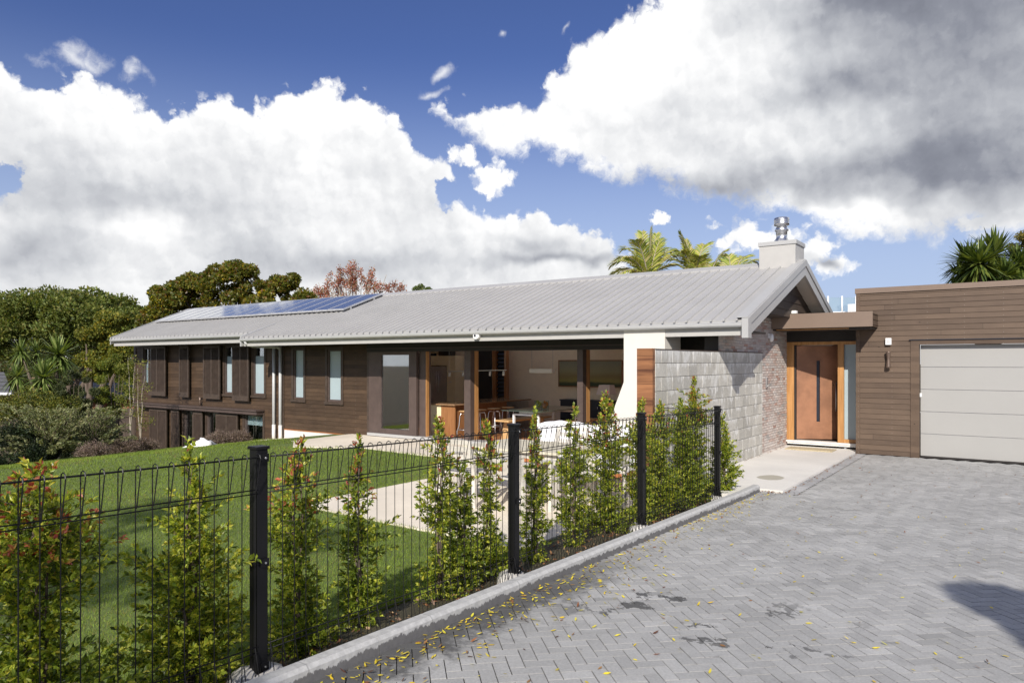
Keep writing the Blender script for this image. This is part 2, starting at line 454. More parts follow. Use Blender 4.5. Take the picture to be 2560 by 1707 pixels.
def kerb_mat():
    mt, t = new_mat('kerb_concrete')
    oc = t.n('ShaderNodeNewGeometry').outputs['Position']
    x, y, z = t.sep(oc)
    g = t.noise(oc, 22, 6, 0.7)
    col = t.mix(t.step(g, 0.3, 0.7), (0.37, 0.37, 0.365), (0.50, 0.50, 0.49))
    low = t.m('ADD', t.m('MAXIMUM', t.m('ADD', z, t.m('MULTIPLY', t.m('SUBTRACT', y, 2.2), 0.0208)), t.m('ADD', z, 0.0)), t.m('MULTIPLY', t.noise(t.v('MULTIPLY', oc, (1, 1, .35)), 11, 6, 0.78), -0.125))
    drip = t.m('MULTIPLY', t.step(low, -0.020, -0.012, 1.0, 0.0), t.step(x, -2.96, -2.95))
    col = t.mix(t.m('MULTIPLY', drip, 0.8), col, (0.055, 0.052, 0.055))
    joint = t.step(t.m('ABSOLUTE', t.m('SUBTRACT', t.m('FRACT', t.m('DIVIDE', y, 0.93)), 0.5)), 0.0, 0.008, 1.0, 0.0)
    col = t.mix(t.m('MULTIPLY', joint, 0.5), col, (0.12, 0.12, 0.12))
    finish(t, t.n('ShaderNodeBsdfPrincipled', {'Base Color': col, 'Roughness': 0.85, 'Normal': bump(t, g, 0.5, 0.006)}).outputs[0])


kerb_mat()


def slab_mat(name, c, spots=True):
    mt, t = new_mat(name)
    oc = t.n('ShaderNodeNewGeometry').outputs['Position']
    g = t.noise(oc, 0.9, 5, 0.6)
    col = t.mix(t.step(g, 0.3, 0.7), tuple(q * 0.90 for q in c), tuple(min(1, q * 1.06) for q in c))
    g2 = t.noise(oc, 40, 4, 0.6)
    col = t.mix(t.step(g2, 0.35, 0.65, 0.0, 0.25), col, tuple(q * 0.8 for q in c))
    if spots:
        vo = t.n('ShaderNodeTexVoronoi', {'Vector': oc, 'Scale': 3.1})
        s = t.step(vo.outputs['Distance'], 0.02, 0.05, 1.0, 0.0)
        col = t.mix(t.m('MULTIPLY', s, 0.5), col, (0.25, 0.22, 0.15))
        d = t.v('LENGTH', t.v('MULTIPLY', t.v('SUBTRACT', oc, (-3.12, 11.05, -0.14)), (1, 0.75, 0)))
        st = t.step(t.m('ADD', d, t.m('MULTIPLY', t.noise(oc, 6, 3, 0.5), 0.08)), 0.215, 0.235, 1.0, 0.0)
        col = t.mix(t.m('MULTIPLY', st, 0.75), col, (0.30, 0.275, 0.20))
    finish(t, t.n('ShaderNodeBsdfPrincipled', {'Base Color': col, 'Roughness': 0.8, 'Normal': bump(t, g2, 0.12, 0.003)}).outputs[0])


slab_mat('entry_slab', (0.70, 0.68, 0.64))
slab_mat('patio_slab', (0.80, 0.72, 0.59), False)


def ground_mat():
    mt, t = new_mat('ground_cover')
    oc = t.n('ShaderNodeNewGeometry').outputs['Position']
    x, y, z = t.sep(oc)
    n = t.noise(oc, 1.3, 6, 0.65)
    f = t.noise(oc, 45, 4, 0.7)
    g = t.mix(t.step(n, 0.35, 0.65), (0.10, 0.15, 0.028), (0.135, 0.185, 0.036))
    g = t.mix(t.step(f, 0.3, 0.7), g, (0.13, 0.17, 0.04))
    soil = t.mix(t.step(f, 0.3, 0.7), (0.035, 0.026, 0.018), (0.095, 0.070, 0.045))
    a = t.n('ShaderNodeAttribute', attribute_name='Col').outputs['Fac']
    finish(t, t.n('ShaderNodeBsdfPrincipled', {'Base Color': t.mix(a, soil, g), 'Roughness': 0.95, 'Normal': bump(t, f, 0.9, 0.02)}).outputs[0])


ground_mat()


def painting_mat():
    """hazy abstract landscape: dark ground, ochre field, grey-green sky"""
    mt, t = new_mat('landscape_paint')
    oc = t.n('ShaderNodeNewGeometry').outputs['Position']
    x, y, z = t.sep(oc)
    n = t.noise(t.v('MULTIPLY', oc, (1.4, 1, 4)), 1.6, 5, 0.6)
    h = t.m('ADD', t.m('DIVIDE', t.m('SUBTRACT', z, 0.97), 0.68), t.m('MULTIPLY', t.m('SUBTRACT', n, 0.5), 0.16))
    r = t.n('ShaderNodeValToRGB', {0: h})
    c = r.color_ramp
    c.elements[0].color = (0.05, 0.065, 0.03, 1)
    c.elements[1].color = (0.30, 0.31, 0.23, 1)
    for p_, q in ((0.13, (0.06, 0.085, 0.04)), (0.22, (0.33, 0.29, 0.09)), (0.40, (0.28, 0.23, 0.10)), (0.6, (0.35, 0.33, 0.19))):
        c.elements.new(p_).color = (*q, 1)
    finish(t, t.n('ShaderNodeBsdfPrincipled', {'Base Color': r.outputs[0], 'Roughness': 0.6}).outputs[0])


painting_mat()


def pv_mat():
    mt, t = new_mat('pv_cells')
    oc = t.n('ShaderNodeTexCoord').outputs['Object']
    x, y, z = t.sep(oc)
    def line(v, p):
        return t.step(t.m('ABSOLUTE', t.m('SUBTRACT', t.m('FRACT', t.m('DIVIDE', v, p)), 0.5)), 0.46, 0.48)
    l = t.m('MAXIMUM', line(x, 0.145), line(y, 0.145))
    col = t.mix(t.m('MULTIPLY', l, 0.3), (0.030, 0.032, 0.055), (0.16, 0.17, 0.21))
    finish(t, t.n('ShaderNodeBsdfPrincipled', {'Base Color': col, 'Roughness': 0.16, 'Coat Weight': 1.0, 'Coat Roughness': 0.04, 'Coat IOR': 1.8}).outputs[0])


pv_mat()


def tile_mat():
    mt, t = new_mat('tile_roof')
    oc = t.n('ShaderNodeNewGeometry').outputs['Position']
    f = t.m('FRACT', t.m('DIVIDE', t.sep(oc)[2], 0.16))
    col = t.mix(t.step(f, 0.0, 0.3), (0.02, 0.02, 0.022), (0.12, 0.12, 0.13))
    finish(t, t.n('ShaderNodeBsdfPrincipled', {'Base Color': col, 'Roughness': 0.6}).outputs[0])


tile_mat()
plain('red_brick_far', (0.30, 0.12, 0.07), 0.9, var=0.3, scale=3)
plain('white_paint_far', (0.82, 0.82, 0.82), 0.6, var=0.02)
glass_mat('balustrade_glass', (0.88, 0.94, 0.93), 0.7, 0.05)
plain('hinge_grey', (0.35, 0.35, 0.36), 0.4, metal=0.6)
plain('light_bronze', (0.16, 0.115, 0.09), 0.35, metal=0.4)
plain('soil_dark', (0.05, 0.035, 0.022), 0.95, var=0.4, scale=20, bmp=0.8)


# ------------------------------------------------------------------ building helpers
def mesh_np(name, V, F, mat, col=None, smooth=False, parent=None, kind=None):
    """V (n,3) array, F (m,k) array of faces all with k corners, col (n,3) optional"""
    me = bpy.data.meshes.new(name)
    V = np.asarray(V, np.float32)
    if parent is not None:
        V = V - np.array(origin(parent), np.float32)
    F = np.asarray(F, np.int32)
    me.vertices.add(len(V))
    me.vertices.foreach_set('co', V.ravel())
    me.loops.add(F.size)
    me.loops.foreach_set('vertex_index', F.ravel())
    me.polygons.add(len(F))
    me.polygons.foreach_set('loop_start', np.arange(0, F.size, F.shape[1], dtype=np.int32))
    me.polygons.foreach_set('loop_total', np.full(len(F), F.shape[1], np.int32))
    me.polygons.foreach_set('use_smooth', np.full(len(F), bool(smooth)))
    me.update(calc_edges=True)
    if col is not None:
        ca = me.color_attributes.new('Col', 'FLOAT_COLOR', 'POINT')
        c4 = np.ones((len(V), 4), np.float32)
        c4[:, :3] = col
        ca.data.foreach_set('color', c4.ravel())
    me.materials.append(MATS[mat])
    o = bpy.data.objects.new(name, me)
    COL.objects.link(o)
    if parent is not None:
        o.parent = parent
    if kind:
        o['kind'] = kind
    return o


def origin(o):
    p = Vector((0, 0, 0))
    while o is not None:
        p += o.location
        o = o.parent
    return p


def thing(name, label, cat, loc=(0, 0, 0), group=None):
    o = bpy.data.objects.new(name, None)
    o.empty_display_size = 0.2
    COL.objects.link(o)
    o.location = loc
    tag(o, label, cat, group)
    return o


def tag(o, label, cat, group=None):
    o['label'] = label
    o['category'] = cat
    if group:
        o['group'] = group
    return o


def dup(o, loc=None, label=None, rotz=None, scale=None):
    """copy of a thing with copies of its parts and sub-parts"""
    c = o.copy()
    COL.objects.link(c)
    if loc is not None:
        c.location = loc
    if rotz is not None:
        c.rotation_euler = (0, 0, rotz)
    if scale is not None:
        c.scale = scale
    if label:
        c['label'] = label
    for ch in list(o.children):
        k = ch.copy()
        COL.objects.link(k)
        k.parent = c
        for g in list(ch.children):
            q = g.copy()
            COL.objects.link(q)
            q.parent = k
    return c


class MB:
    """collects boxes, tubes, lathes and free quads; .obj() links them as ONE mesh object"""
    def __init__(s):
        s.v, s.f, s.sm = [], [], []

    def poly(s, pts, smooth=False):
        b = len(s.v)
        s.v += [tuple(p) for p in pts]
        s.f.append(tuple(range(b, b + len(pts))))
        s.sm.append(smooth)

    def box(s, x0, x1, y0, y1, z0, z1, T=None):
        c = [(x, y, z) for z in (z0, z1) for y in (y0, y1) for x in (x0, x1)]
        if T:
            c = [T(*p) for p in c]
        b = len(s.v)
        s.v += c
        for q in ((0, 2, 3, 1), (4, 5, 7, 6), (0, 1, 5, 4), (2, 6, 7, 3), (0, 4, 6, 2), (1, 3, 7, 5)):
            s.f.append(tuple(b + i for i in q))
            s.sm.append(False)
        return s

    def hexa(s, c):
        """8 corners: bottom four then top four, both going round"""
        b = len(s.v)
        s.v += [tuple(p) for p in c]
        for q in ((3, 2, 1, 0), (4, 5, 6, 7), (0, 1, 5, 4), (1, 2, 6, 5), (2, 3, 7, 6), (3, 0, 4, 7)):
            s.f.append(tuple(b + i for i in q))
            s.sm.append(False)
        return s

    def prism(s, pts, d):
        """closed outline pts extruded by vector d"""
        b = len(s.v)
        n = len(pts)
        s.v += [tuple(p) for p in pts] + [(p[0] + d[0], p[1] + d[1], p[2] + d[2]) for p in pts]
        s.f.append(tuple(range(b + n - 1, b - 1, -1)))
        s.f.append(tuple(range(b + n, b + 2 * n)))
        s.sm += [False, False]
        for i in range(n):
            j = (i + 1) % n
            s.f.append((b + i, b + j, b + n + j, b + n + i))
            s.sm.append(False)
        return s

    def tube(s, pts, r, n=6, caps=True):
        pts = [Vector(p) for p in pts]
        rs = r if isinstance(r, (list, tuple)) else [r] * len(pts)
        b = len(s.v)
        up = None
        for i, p in enumerate(pts):
            a = pts[max(0, i - 1)]
            c = pts[min(len(pts) - 1, i + 1)]
            d = (c - a).normalized()
            if up is None:
                up = Vector((0, 0, 1)) if abs(d.z) < 0.9 else Vector((1, 0, 0))
            u = d.cross(up).normalized()
            v = u.cross(d).normalized()
            up = v
            for k in range(n):
                t = 2 * math.pi * k / n
                s.v.append(tuple(p + (u * math.cos(t) + v * math.sin(t)) * rs[i]))
        for i in range(len(pts) - 1):
            for k in range(n):
                k2 = (k + 1) % n
                s.f.append((b + i * n + k, b + i * n + k2, b + (i + 1) * n + k2, b + (i + 1) * n + k))
                s.sm.append(n > 4)
        if caps:
            s.f.append(tuple(b + k for k in range(n - 1, -1, -1)))
            s.f.append(tuple(b + (len(pts) - 1) * n + k for k in range(n)))
            s.sm += [False, False]
        return s

    def lathe(s, c, prof, n=20):
        """prof: (radius, z) pairs round the vertical axis at c"""
        b = len(s.v)
        for r, z in prof:
            for k in range(n):
                t = 2 * math.pi * k / n
                s.v.append((c[0] + r * math.cos(t), c[1] + r * math.sin(t), c[2] + z))
        for i in range(len(prof) - 1):
            for k in range(n):
                k2 = (k + 1) % n
                s.f.append((b + i * n + k, b + i * n + k2, b + (i + 1) * n + k2, b + (i + 1) * n + k))
                s.sm.append(True)
        s.f.append(tuple(b + k for k in range(n - 1, -1, -1)))
        s.f.append(tuple(b + (len(prof) - 1) * n + k for k in range(n)))
        s.sm += [False, False]
        return s

    def obj(s, name, mat, parent=None, kind=None, bevel=0.0, label=None):
        me = bpy.data.meshes.new(name)
        o0 = origin(parent) if parent is not None else Vector((0, 0, 0))
        me.from_pydata([(x - o0.x, y - o0.y, z - o0.z) for x, y, z in s.v], [], s.f)
        me.polygons.foreach_set('use_smooth', s.sm)
        me.materials.append(MATS[mat])
        me.update()
        o = bpy.data.objects.new(name, me)
        COL.objects.link(o)
        if parent is not None:
            o.parent = parent
        if kind:
            o['kind'] = kind
        if label:
            o['label'] = label
        if bevel:
            md = o.modifiers.new('bevel', 'BEVEL')
            md.width = bevel
            md.segments = 2
            md.limit_method = 'ANGLE'
        return o


def B(x0, x1, y0, y1, z0, z1):
    return MB().box(x0, x1, y0, y1, z0, z1)


def clad(mb, T, u0, u1, z0, z1, pitch, zref, holes=(), lip=0.014, tilt=0.011):
    """lapped weatherboards on the plane T(u, out, z); u0/u1 numbers or functions of z; holes = (ua, ub, za, zb)"""
    f0 = u0 if callable(u0) else (lambda z: u0)
    f1 = u1 if callable(u1) else (lambda z: u1)
    k = math.floor((z0 - zref) / pitch)
    while zref + k * pitch < z1 - 1e-6:
        zb, zt = zref + k * pitch, zref + (k + 1) * pitch
        k += 1
        a, b = max(zb, z0), min(zt, z1)
        if b - a < 1e-4:
            continue
        cuts = sorted({a, b, *[h for H in holes for h in (H[2], H[3]) if a + 1e-4 < h < b - 1e-4]})
        for za, zc in zip(cuts, cuts[1:]):
            zm = (za + zc) / 2
            segs = [(None, None)]
            hs = sorted([H for H in holes if H[2] <= zm <= H[3]])
            bounds = [f0] + [v for H in hs for v in ((lambda z, q=H[0]: q), (lambda z, q=H[1]: q))] + [f1]
            oa = lip - tilt * (za - zb) / pitch
            oc = lip - tilt * (zc - zb) / pitch
            for i in range(0, len(bounds), 2):
                p, q = bounds[i], bounds[i + 1]
                if q(zm) - p(zm) < 1e-3:
                    continue
                mb.poly([T(p(za), oa, za), T(q(za), oa, za), T(q(zc), oc, zc), T(p(zc), oc, zc)])
                if abs(za - zb) < 1e-6:
                    mb.poly([T(p(za), 0.0, za), T(q(za), 0.0, za), T(q(za), oa, za), T(p(za), oa, za)])


CC, SS, FF = 0.8113, 0.5847, 1776.0


def at(x, y, d):
    """world point seen at pixel (x, y) of the 2560-wide photograph, d metres ahead of the camera"""
    a = x - 1280
    t = d / FF
    return Vector(((CC * a - SS * FF) * t, (SS * a + CC * FF) * t, 1.63 - (y - 905) * t))


def ground_z(x, y):
    """height of the garden: level lawn by the patio, falling away to the left"""
    z = -0.2
    if x < -14.2:
        z -= 0.115 * min(-14.2 - x, 14.0)
    if x > -3.95:
        z += (x + 3.95) / 0.75 * (0.2 + max(-0.15, -0.0208 * (y - 2.2)) - 0.02)
    return z


def drive_z(y):
    return max(-0.15, -0.0208 * (y - 2.2))

# ================================================================== the setting
def build_ground():
    xs = np.concatenate([np.array([-900, -400, -200, -120, -80, -60, -50]), np.arange(-45, -16, 1.0), np.arange(-16, -3.96, 0.5),
                         np.array([-3.95, -3.8, -3.6, -3.4, -3.2, -3.04])])
    ys = np.concatenate([np.array([-400, -100, -40, -20, -10, -5]), np.arange(-3, 20, 0.5), np.array([22, 26, 32, 40, 60, 100, 200, 500, 1200])])
    V, C = [], []
    for x in xs:
        for y in ys:
            V.append((x, y, ground_z(x, y)))
            lawn = -14.5 - (y - 3) * 0.9 - 4 < x < -3.9 and y < 12.2
            C.append((1, 1, 1) if lawn else (0.12, 0.12, 0.12))
    F = []
    n = len(ys)
    for i in range(len(xs) - 1):
        for j in range(n - 1):
            F.append((i * n + j, (i + 1) * n + j, (i + 1) * n + j + 1, i * n + j + 1))
    mesh_np('lawn', V, F, 'ground_cover', np.array(C), smooth=True, kind='structure')
    # land under and beyond the drive
    m = MB()
    m.poly([(-3.04, -400, -0.16 + 0.2 - 0.1), (900, -400, -0.06), (900, 0.0, -0.02), (-3.04, 0.0, -0.02)])
    m.poly([(-3.04, 0.0, -0.02), (900, 0.0, -0.02), (900, 9.0, -0.19), (-3.04, 9.0, -0.19)])
    m.poly([(-3.04, 9.0, -0.19), (900, 9.0, -0.19), (900, 1200, -0.19), (-3.04, 1200, -0.19)])
    m.obj('ground', 'soil_dark', kind='structure')


build_ground()


def quad_block(V, F, C, T, a0, a1, b0, b1, out, inset, jit, col, rng, sink=0.004):
    """one bevelled brick, block or paver: outer rim at 0, face at `out`"""
    b = len(V)
    j = [rng.uniform(-jit, jit) for _ in range(4)]
    for (a, c) in ((a0, b0), (a1, b0), (a1, b1), (a0, b1)):
        V.append(T(a, c, -sink))
    for k, (a, c) in enumerate(((a0 + inset, b0 + inset), (a1 - inset, b0 + inset), (a1 - inset, b1 - inset), (a0 + inset, b1 - inset))):
        V.append(T(a, c, out + j[k]))
    F += [(b + 4, b + 5, b + 6, b + 7), (b, b + 1, b + 5, b + 4), (b + 1, b + 2, b + 6, b + 5), (b + 2, b + 3, b + 7, b + 6), (b + 3, b, b + 4, b + 7)]
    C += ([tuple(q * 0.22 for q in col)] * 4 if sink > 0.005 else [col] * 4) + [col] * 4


def build_drive():
    rng = random.Random(4)
    V, F, C = [], [], []
    wd = 0.086
    c45 = math.sqrt(0.5)

    def inside(x, y):
        if x < -2.93 or x > 4.4 or y > 15.12 or y < 0.9:
            return False
        if y > 9.98 and x < -2.50:
            return False
        return True

    def top(p, q, o):
        x, y = (p - q) * c45, (p + q) * c45
        return (x, y, drive_z(y) + o)
    for i in range(-66, 210):
        for j in range(-66, 210):
            k = (i - j) % 4
            if k == 0:
                r = (i, i + 2, j, j + 1)
            elif k == 3:
                r = (i, i + 1, j, j + 2)
            else:
                continue
            cx, cy = (r[0] + r[1]) / 2 * wd, (r[2] + r[3]) / 2 * wd
            x, y = (cx - cy) * c45, (cx + cy) * c45
            if not inside(x, y):
                continue
            g = rng.gauss(0.375, 0.026)
            col = (g * 1.0, g * 0.997, g * 0.975)
            h = rng.uniform(-0.0015, 0.0015)
            gp = 0.0017
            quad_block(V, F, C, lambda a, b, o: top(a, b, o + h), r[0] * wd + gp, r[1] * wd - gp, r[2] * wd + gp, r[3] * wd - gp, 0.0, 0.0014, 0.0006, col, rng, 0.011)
    # header course along the entry slab
    y = 9.99
    while y < 15.1:
        g = rng.gauss(0.375, 0.03)
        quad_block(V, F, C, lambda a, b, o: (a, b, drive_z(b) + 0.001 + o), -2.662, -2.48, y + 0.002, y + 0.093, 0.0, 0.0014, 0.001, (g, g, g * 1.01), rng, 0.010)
        y += 0.095
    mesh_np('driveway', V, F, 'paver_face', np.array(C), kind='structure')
    m = MB()
    ys = [-30, -6, 0, 2.2, 4, 6, 8, 9.41, 12, 15.1]
    for a, b in zip(ys, ys[1:]):
        z0, z1 = drive_z(a) - 0.012, drive_z(b) - 0.012
        m.poly([(-2.96, a, z0), (60, a, z0), (60, b, z1), (-2.96, b, z1)])
    m.obj('driveway_bed', 'soil_dark', kind='structure')
    # the unseen rest of the paving
    mm = MB()
    g = 0.375
    mm.poly([(-2.95, -12, drive_z(-12) - 0.006), (30, -12, drive_z(-12) - 0.006), (30, 0.9, drive_z(0.9) - 0.006), (-2.95, 0.9, drive_z(0.9) - 0.006)])
    o = mesh_np('driveway_apron', mm.v, np.array(mm.f), 'paver_face', np.full((4, 3), g), kind='structure')


build_drive()

# kerb: a chamfered concrete edging, top 0.09 above the paving
kb = MB()
ys = [-3.0] + [0.02 + 0.93 * k for k in range(11)] + [9.92]
prof = lambda y: [(-3.045, drive_z(y) - 0.12), (-3.045, drive_z(y) + 0.082), (-3.035, drive_z(y) + 0.092), (-2.968, drive_z(y) + 0.092), (-2.948, drive_z(y) + 0.072), (-2.938, drive_z(y) - 0.12)]
for a, b in zip(ys, ys[1:]):
    g = 0.0015
    P, Q = prof(a + g), prof(b - g)
    for i in range(len(P) - 1):
        kb.poly([(P[i][0], a + g, P[i][1]), (P[i + 1][0], a + g, P[i + 1][1]), (Q[i + 1][0], b - g, Q[i + 1][1]), (Q[i][0], b - g, Q[i][1])])
    kb.poly([(p[0], b - g, p[1]) for p in Q])
    kb.poly([(p[0], a + g, p[1]) for p in reversed(P)])
kb.obj('kerb', 'kerb_concrete', kind='structure')

MB().prism([(-2.665, 10.0, -0.22), (-2.665, 15.60, -0.22), (-4.06, 15.60, -0.22), (-4.06, 9.35, -0.22), (-3.2, 9.35, -0.22), (-3.0, 10.0, -0.22)], (0, 0, 0.10)).obj('path', 'entry_slab', kind='structure')

# patio with its rounded lawn corner and the strip along the house
pts = [(-3.95, 5.62), (-7.1, 5.75)]
for k in range(7):
    t = R(k * 15)
    pts.append((-7.1 - 0.42 * math.sin(t), 6.17 - 0.42 * math.cos(t)))
pts += [(-7.55, 10.35), (-9.5, 10.25), (-11.3, 10.42), (-12.6, 9.7)]
pt = MB()
pt.prism([(x, y, -0.29) for x, y in pts[:-3]] + [(-7.55, 12.19, -0.29), (-3.95, 12.19, -0.29)], (0, 0, 0.11))
pt.prism([(-7.552, 10.35, -0.29), (-9.5, 10.22, -0.29), (-11.3, 10.38, -0.29), (-12.7, 9.6, -0.29), (-13.6, 10.3, -0.29), (-13.75, 12.19, -0.29), (-7.552, 12.19, -0.29)], (0, 0, 0.11))
# ramp beside the white plinth
pt.hexa([(-13.6, 10.3, -0.4), (-13.75, 12.19, -0.4), (-17.3, 12.19, -0.8), (-16.6, 11.3, -0.75),
         (-13.6, 10.3, -0.18), (-13.75, 12.19, -0.18), (-17.3, 12.19, -0.54), (-16.6, 11.3, -0.46)])
pt.obj('patio', 'patio_slab', kind='structure')

# ================================================================== the house
YW = 12.2                       # front wall
house = thing('house', 'long low dark timber house under a pale grey metal gable roof', 'house', (-12, YW, -0.2))


def T_front(yy):
    return lambda u, o, z: (u, yy - o, z)


def T_side(xx):
    return lambda u, o, z: (xx + o, u, z)


wins_up = [(-24.14, -23.62, 0.79, 2.10), (-19.35, -18.86, 0.70, 2.10), (-17.93, -17.40, 0.70, 2.10)]
wins_brown = [(-16.10, -15.66, 0.64, 1.98), (-14.70, -14.16, 0.62, 1.95)]
low = [(-21.60, -21.10, -1.6, 0.13), (-20.30, -19.68, -1.5, 0.13), (-18.36, -17.46, -1.4, 0.13)]
opening = [(-13.12, -5.8, -0.25, 1.875)]
m = MB()
clad(m, T_front(YW), -24.7, -16.72, -1.7, 2.35, 0.105, -2.0, wins_up + low)
m.obj('front_wall', 'house_boards', house)
m = MB()
clad(m, T_front(YW), -16.50, -13.20, -0.20, 2.35, 0.105, -2.0, wins_brown)
m.obj('front_wall', 'house_boards', house)
m = MB()
clad(m, T_front(YW), -5.60, -4.31, -0.2, 2.35, 0.105, -2.0)
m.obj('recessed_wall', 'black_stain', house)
B(-4.30, -4.074, 11.43, 11.449, -0.25, 2.35).obj('wall_end_cover', 'black_stain', house)
m = MB()
for a, b in ((-24.7, -16.6), (-16.6, -13.15)):          # backing behind the boards
    hs = [h for h in wins_up + low + wins_brown if a <= h[0] < b]
    xs_ = sorted({a, b, *[v for h in hs for v in h[:2]]})
    for p, q in zip(xs_, xs_[1:]):
        cm = (p + q) / 2
        zz = [-1.8]
        for h in sorted([h for h in hs if h[0] <= cm <= h[1]], key=lambda h: h[2]):
            zz += [h[2], h[3]]
        zz.append(2.38)
        for i in range(0, len(zz), 2):
            if zz[i + 1] - zz[i] > 0.01:
                m.box(p, q, YW + 0.004, YW + 0.12, zz[i], zz[i + 1])
m.box(-5.60, -4.31, YW + 0.004, YW + 0.12, -0.2, 2.38)
m.box(-24.7, -24.6, YW + 0.13, 16.7, -2.2, 2.5)
m.box(-24.7, -4.2, 16.82, 16.94, -2.2, 2.38)
m.obj('wall_core', 'black_stain', house)
for q in ((-16.72, -16.50, YW - 0.03, YW + 0.01, -0.9, 2.3), (-24.74, -24.62, YW - 0.03, YW + 0.06, -1.8, 2.3), (-13.20, -13.13, YW - 0.03, YW + 0.05, -0.2, 2.3)):
    B(*q).obj('corner_board', 'shutter_stain', house)
B(-16.50, -13.45, YW - 0.012, YW + 0.02, -0.85, -0.205).obj('plinth', 'plinth_white', house)
B(-16.50, -13.2, YW - 0.022, YW - 0.013, -0.225, -0.20).obj('flashing_strip', 'sofa_timber', house)
# left gable end, barely seen
m = MB()
clad(m, lambda u, o, z: (-24.705 - o, u, z), 12.2, 16.8, -2.0, 2.4, 0.105, -2.0)
m.obj('end_wall', 'house_boards', house)


def window(x0, x1, z0, z1, film=None, blind=None, deep=0.05):
    fr = MB()
    y = YW
    tw = 0.075
    fr.box(x0 - tw, x0 + 0.005, y - 0.03, y + 0.02, z0 - 0.02, z1 + tw)
    fr.box(x1 - 0.005, x1 + tw, y - 0.03, y + 0.02, z0 - 0.02, z1 + tw)
    fr.box(x0 + 0.005, x1 - 0.005, y - 0.03, y + 0.02, z1, z1 + tw)
    fr.box(x0 - tw - 0.02, x1 + tw + 0.02, y - 0.055, y + 0.02, z0 - 0.085, z0 - 0.02)
    f = fr.obj('window', 'shutter_stain', house)
    s = MB()
    q = 0.04
    for a, b, c, d in ((x0 + .006, x0 + q, z0 - .018, z1 - .002), (x1 - q, x1 - .006, z0 - .018, z1 - .002), (x0 + q, x1 - q, z0 - .018, z0 + q), (x0 + q, x1 - q, z1 - q, z1 - .002)):
        s.box(a, b, y - 0.005, y + deep + 0.02, c, d)
    s.obj('sash', 'frame_brown', f)
    B(x0 + q, x1 - q, y + deep, y + deep + 0.006, z0 + q, z1 - q).obj('pane', 'window_glass', f)
    B(x0, x1, y + 0.45, y + 0.46, z0 - 0.1, z1 + 0.1).obj('dark_room_sheet', 'interior_dark', f)  # dark sheet standing in for the shade of the room behind
    if film:
        B(x0 + q, x1 - q, y + deep - 0.006, y + deep - 0.002, z0 + q, film).obj('frosted_film', 'film_frost', f)
    if blind:
        bl = MB()
        zz = blind[1]
        while zz > blind[0]:
            bl.box(x0 + q + .01, x1 - q - .01, y + deep + 0.02, y + deep + 0.035, zz - 0.022, zz)
            zz -= 0.025
        bl.obj('blind', 'blind_white', f)


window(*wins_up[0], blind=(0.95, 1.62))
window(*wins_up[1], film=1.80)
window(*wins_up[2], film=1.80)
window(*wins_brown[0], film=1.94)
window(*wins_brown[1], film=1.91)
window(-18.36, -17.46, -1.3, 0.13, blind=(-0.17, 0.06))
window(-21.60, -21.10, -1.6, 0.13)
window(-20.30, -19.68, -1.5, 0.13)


def shutter(x0, x1, z0, z1, cols, y=12.09):
    m = MB()
    st, t = 0.055, 0.035
    n = cols
    wd = (x1 - x0 - st * (n + 1)) / n
    for i in range(n + 1):
        a = x0 + i * (wd + st)
        m.box(a, a + st, y - t, y, z0, z1)
    for i in range(n):
        a = x0 + st + i * (wd + st)
        m.box(a, a + wd, y - t, y, z0, z0 + 0.15)
        m.box(a, a + wd, y - t, y, z1 - 0.08, z1)
        z = z0 + 0.16
        while z < z1 - 0.10:
            m.hexa([(a, y - t + .002, z - .002), (a + wd, y - t + .002, z - .002), (a + wd, y - .004, z + .020), (a, y - .004, z + .020),
                    (a, y - t + .002, z + .006), (a + wd, y - t + .002, z + .006), (a + wd, y - .004, z + .028), (a, y - .004, z + .028)])
            z += 0.034
    m.obj('shutter', 'shutter_stain', house)


for a in ((-23.56, -22.50, 0.53, 2.14, 2), (-21.66, -21.12, 0.53, 2.14, 1), (-20.30, -19.42, 0.52, 2.13, 2), (-18.78, -17.98, 0.51, 2.12, 2),
          (-23.50, -22.42, -1.75, 0.10, 2), (-22.15, -21.68, -1.65, 0.10, 1), (-20.86, -20.36, -1.5, 0.10, 1), (-19.62, -18.52, -1.4, 0.10, 2)):
    shutter(*a)
m = MB()
m.box(-24.3, -17.38, YW - 0.30, YW - 0.015, 0.245, 0.285)
m.box(-24.28, -17.42, YW - 0.26, YW - 0.015, 0.15, 0.244)
m.obj('ledge', 'frame_brown', house)
# sliding shutter rail under the eave
B(-24.5, -17.3, YW - 0.14, YW - 0.06, 2.14, 2.20).obj('shutter_rail', 'frame_brown', house)

# ---- big opening, glazed door, posts
B(-13.13, -5.60, 12.10, 12.34, 1.875, 2.12).obj('head_beam', 'black_stain', house)
B(-13.13, -5.60, 12.085, 12.099, 1.95, 1.965).obj('head_track', 'frame_brown', house)
m = MB()
m.box(-13.12, -5.8, 12.10, 12.44, -0.165, -0.10)
m.obj('door_sill', 'trim_metal', house)
B(-13.12, -5.8, 12.12, 12.30, -0.20, -0.166).obj('drain_channel', 'frame_brown', house)
gd = MB()
for a, b, c, d in ((-13.12, -12.70, -0.1, 1.875), (-11.76, -11.52, -0.1, 1.875), (-12.70, -11.76, -0.1, 0.02), (-12.70, -11.76, 1.80, 1.875)):
    gd.box(a, b, 12.16, 12.24, c, d)
gd.box(-11.50, -11.30, 12.24, 12.42, -0.1, 1.875)
g = gd.obj('glass_door', 'frame_brown', house)
B(-12.70, -11.76, 12.195, 12.203, 0.02, 1.80).obj('pane', 'window_glass', g)
B(-11.40, -11.28, 12.245, 12.34, -0.1, 1.875).obj('door_jamb', 'frame_timber', house)
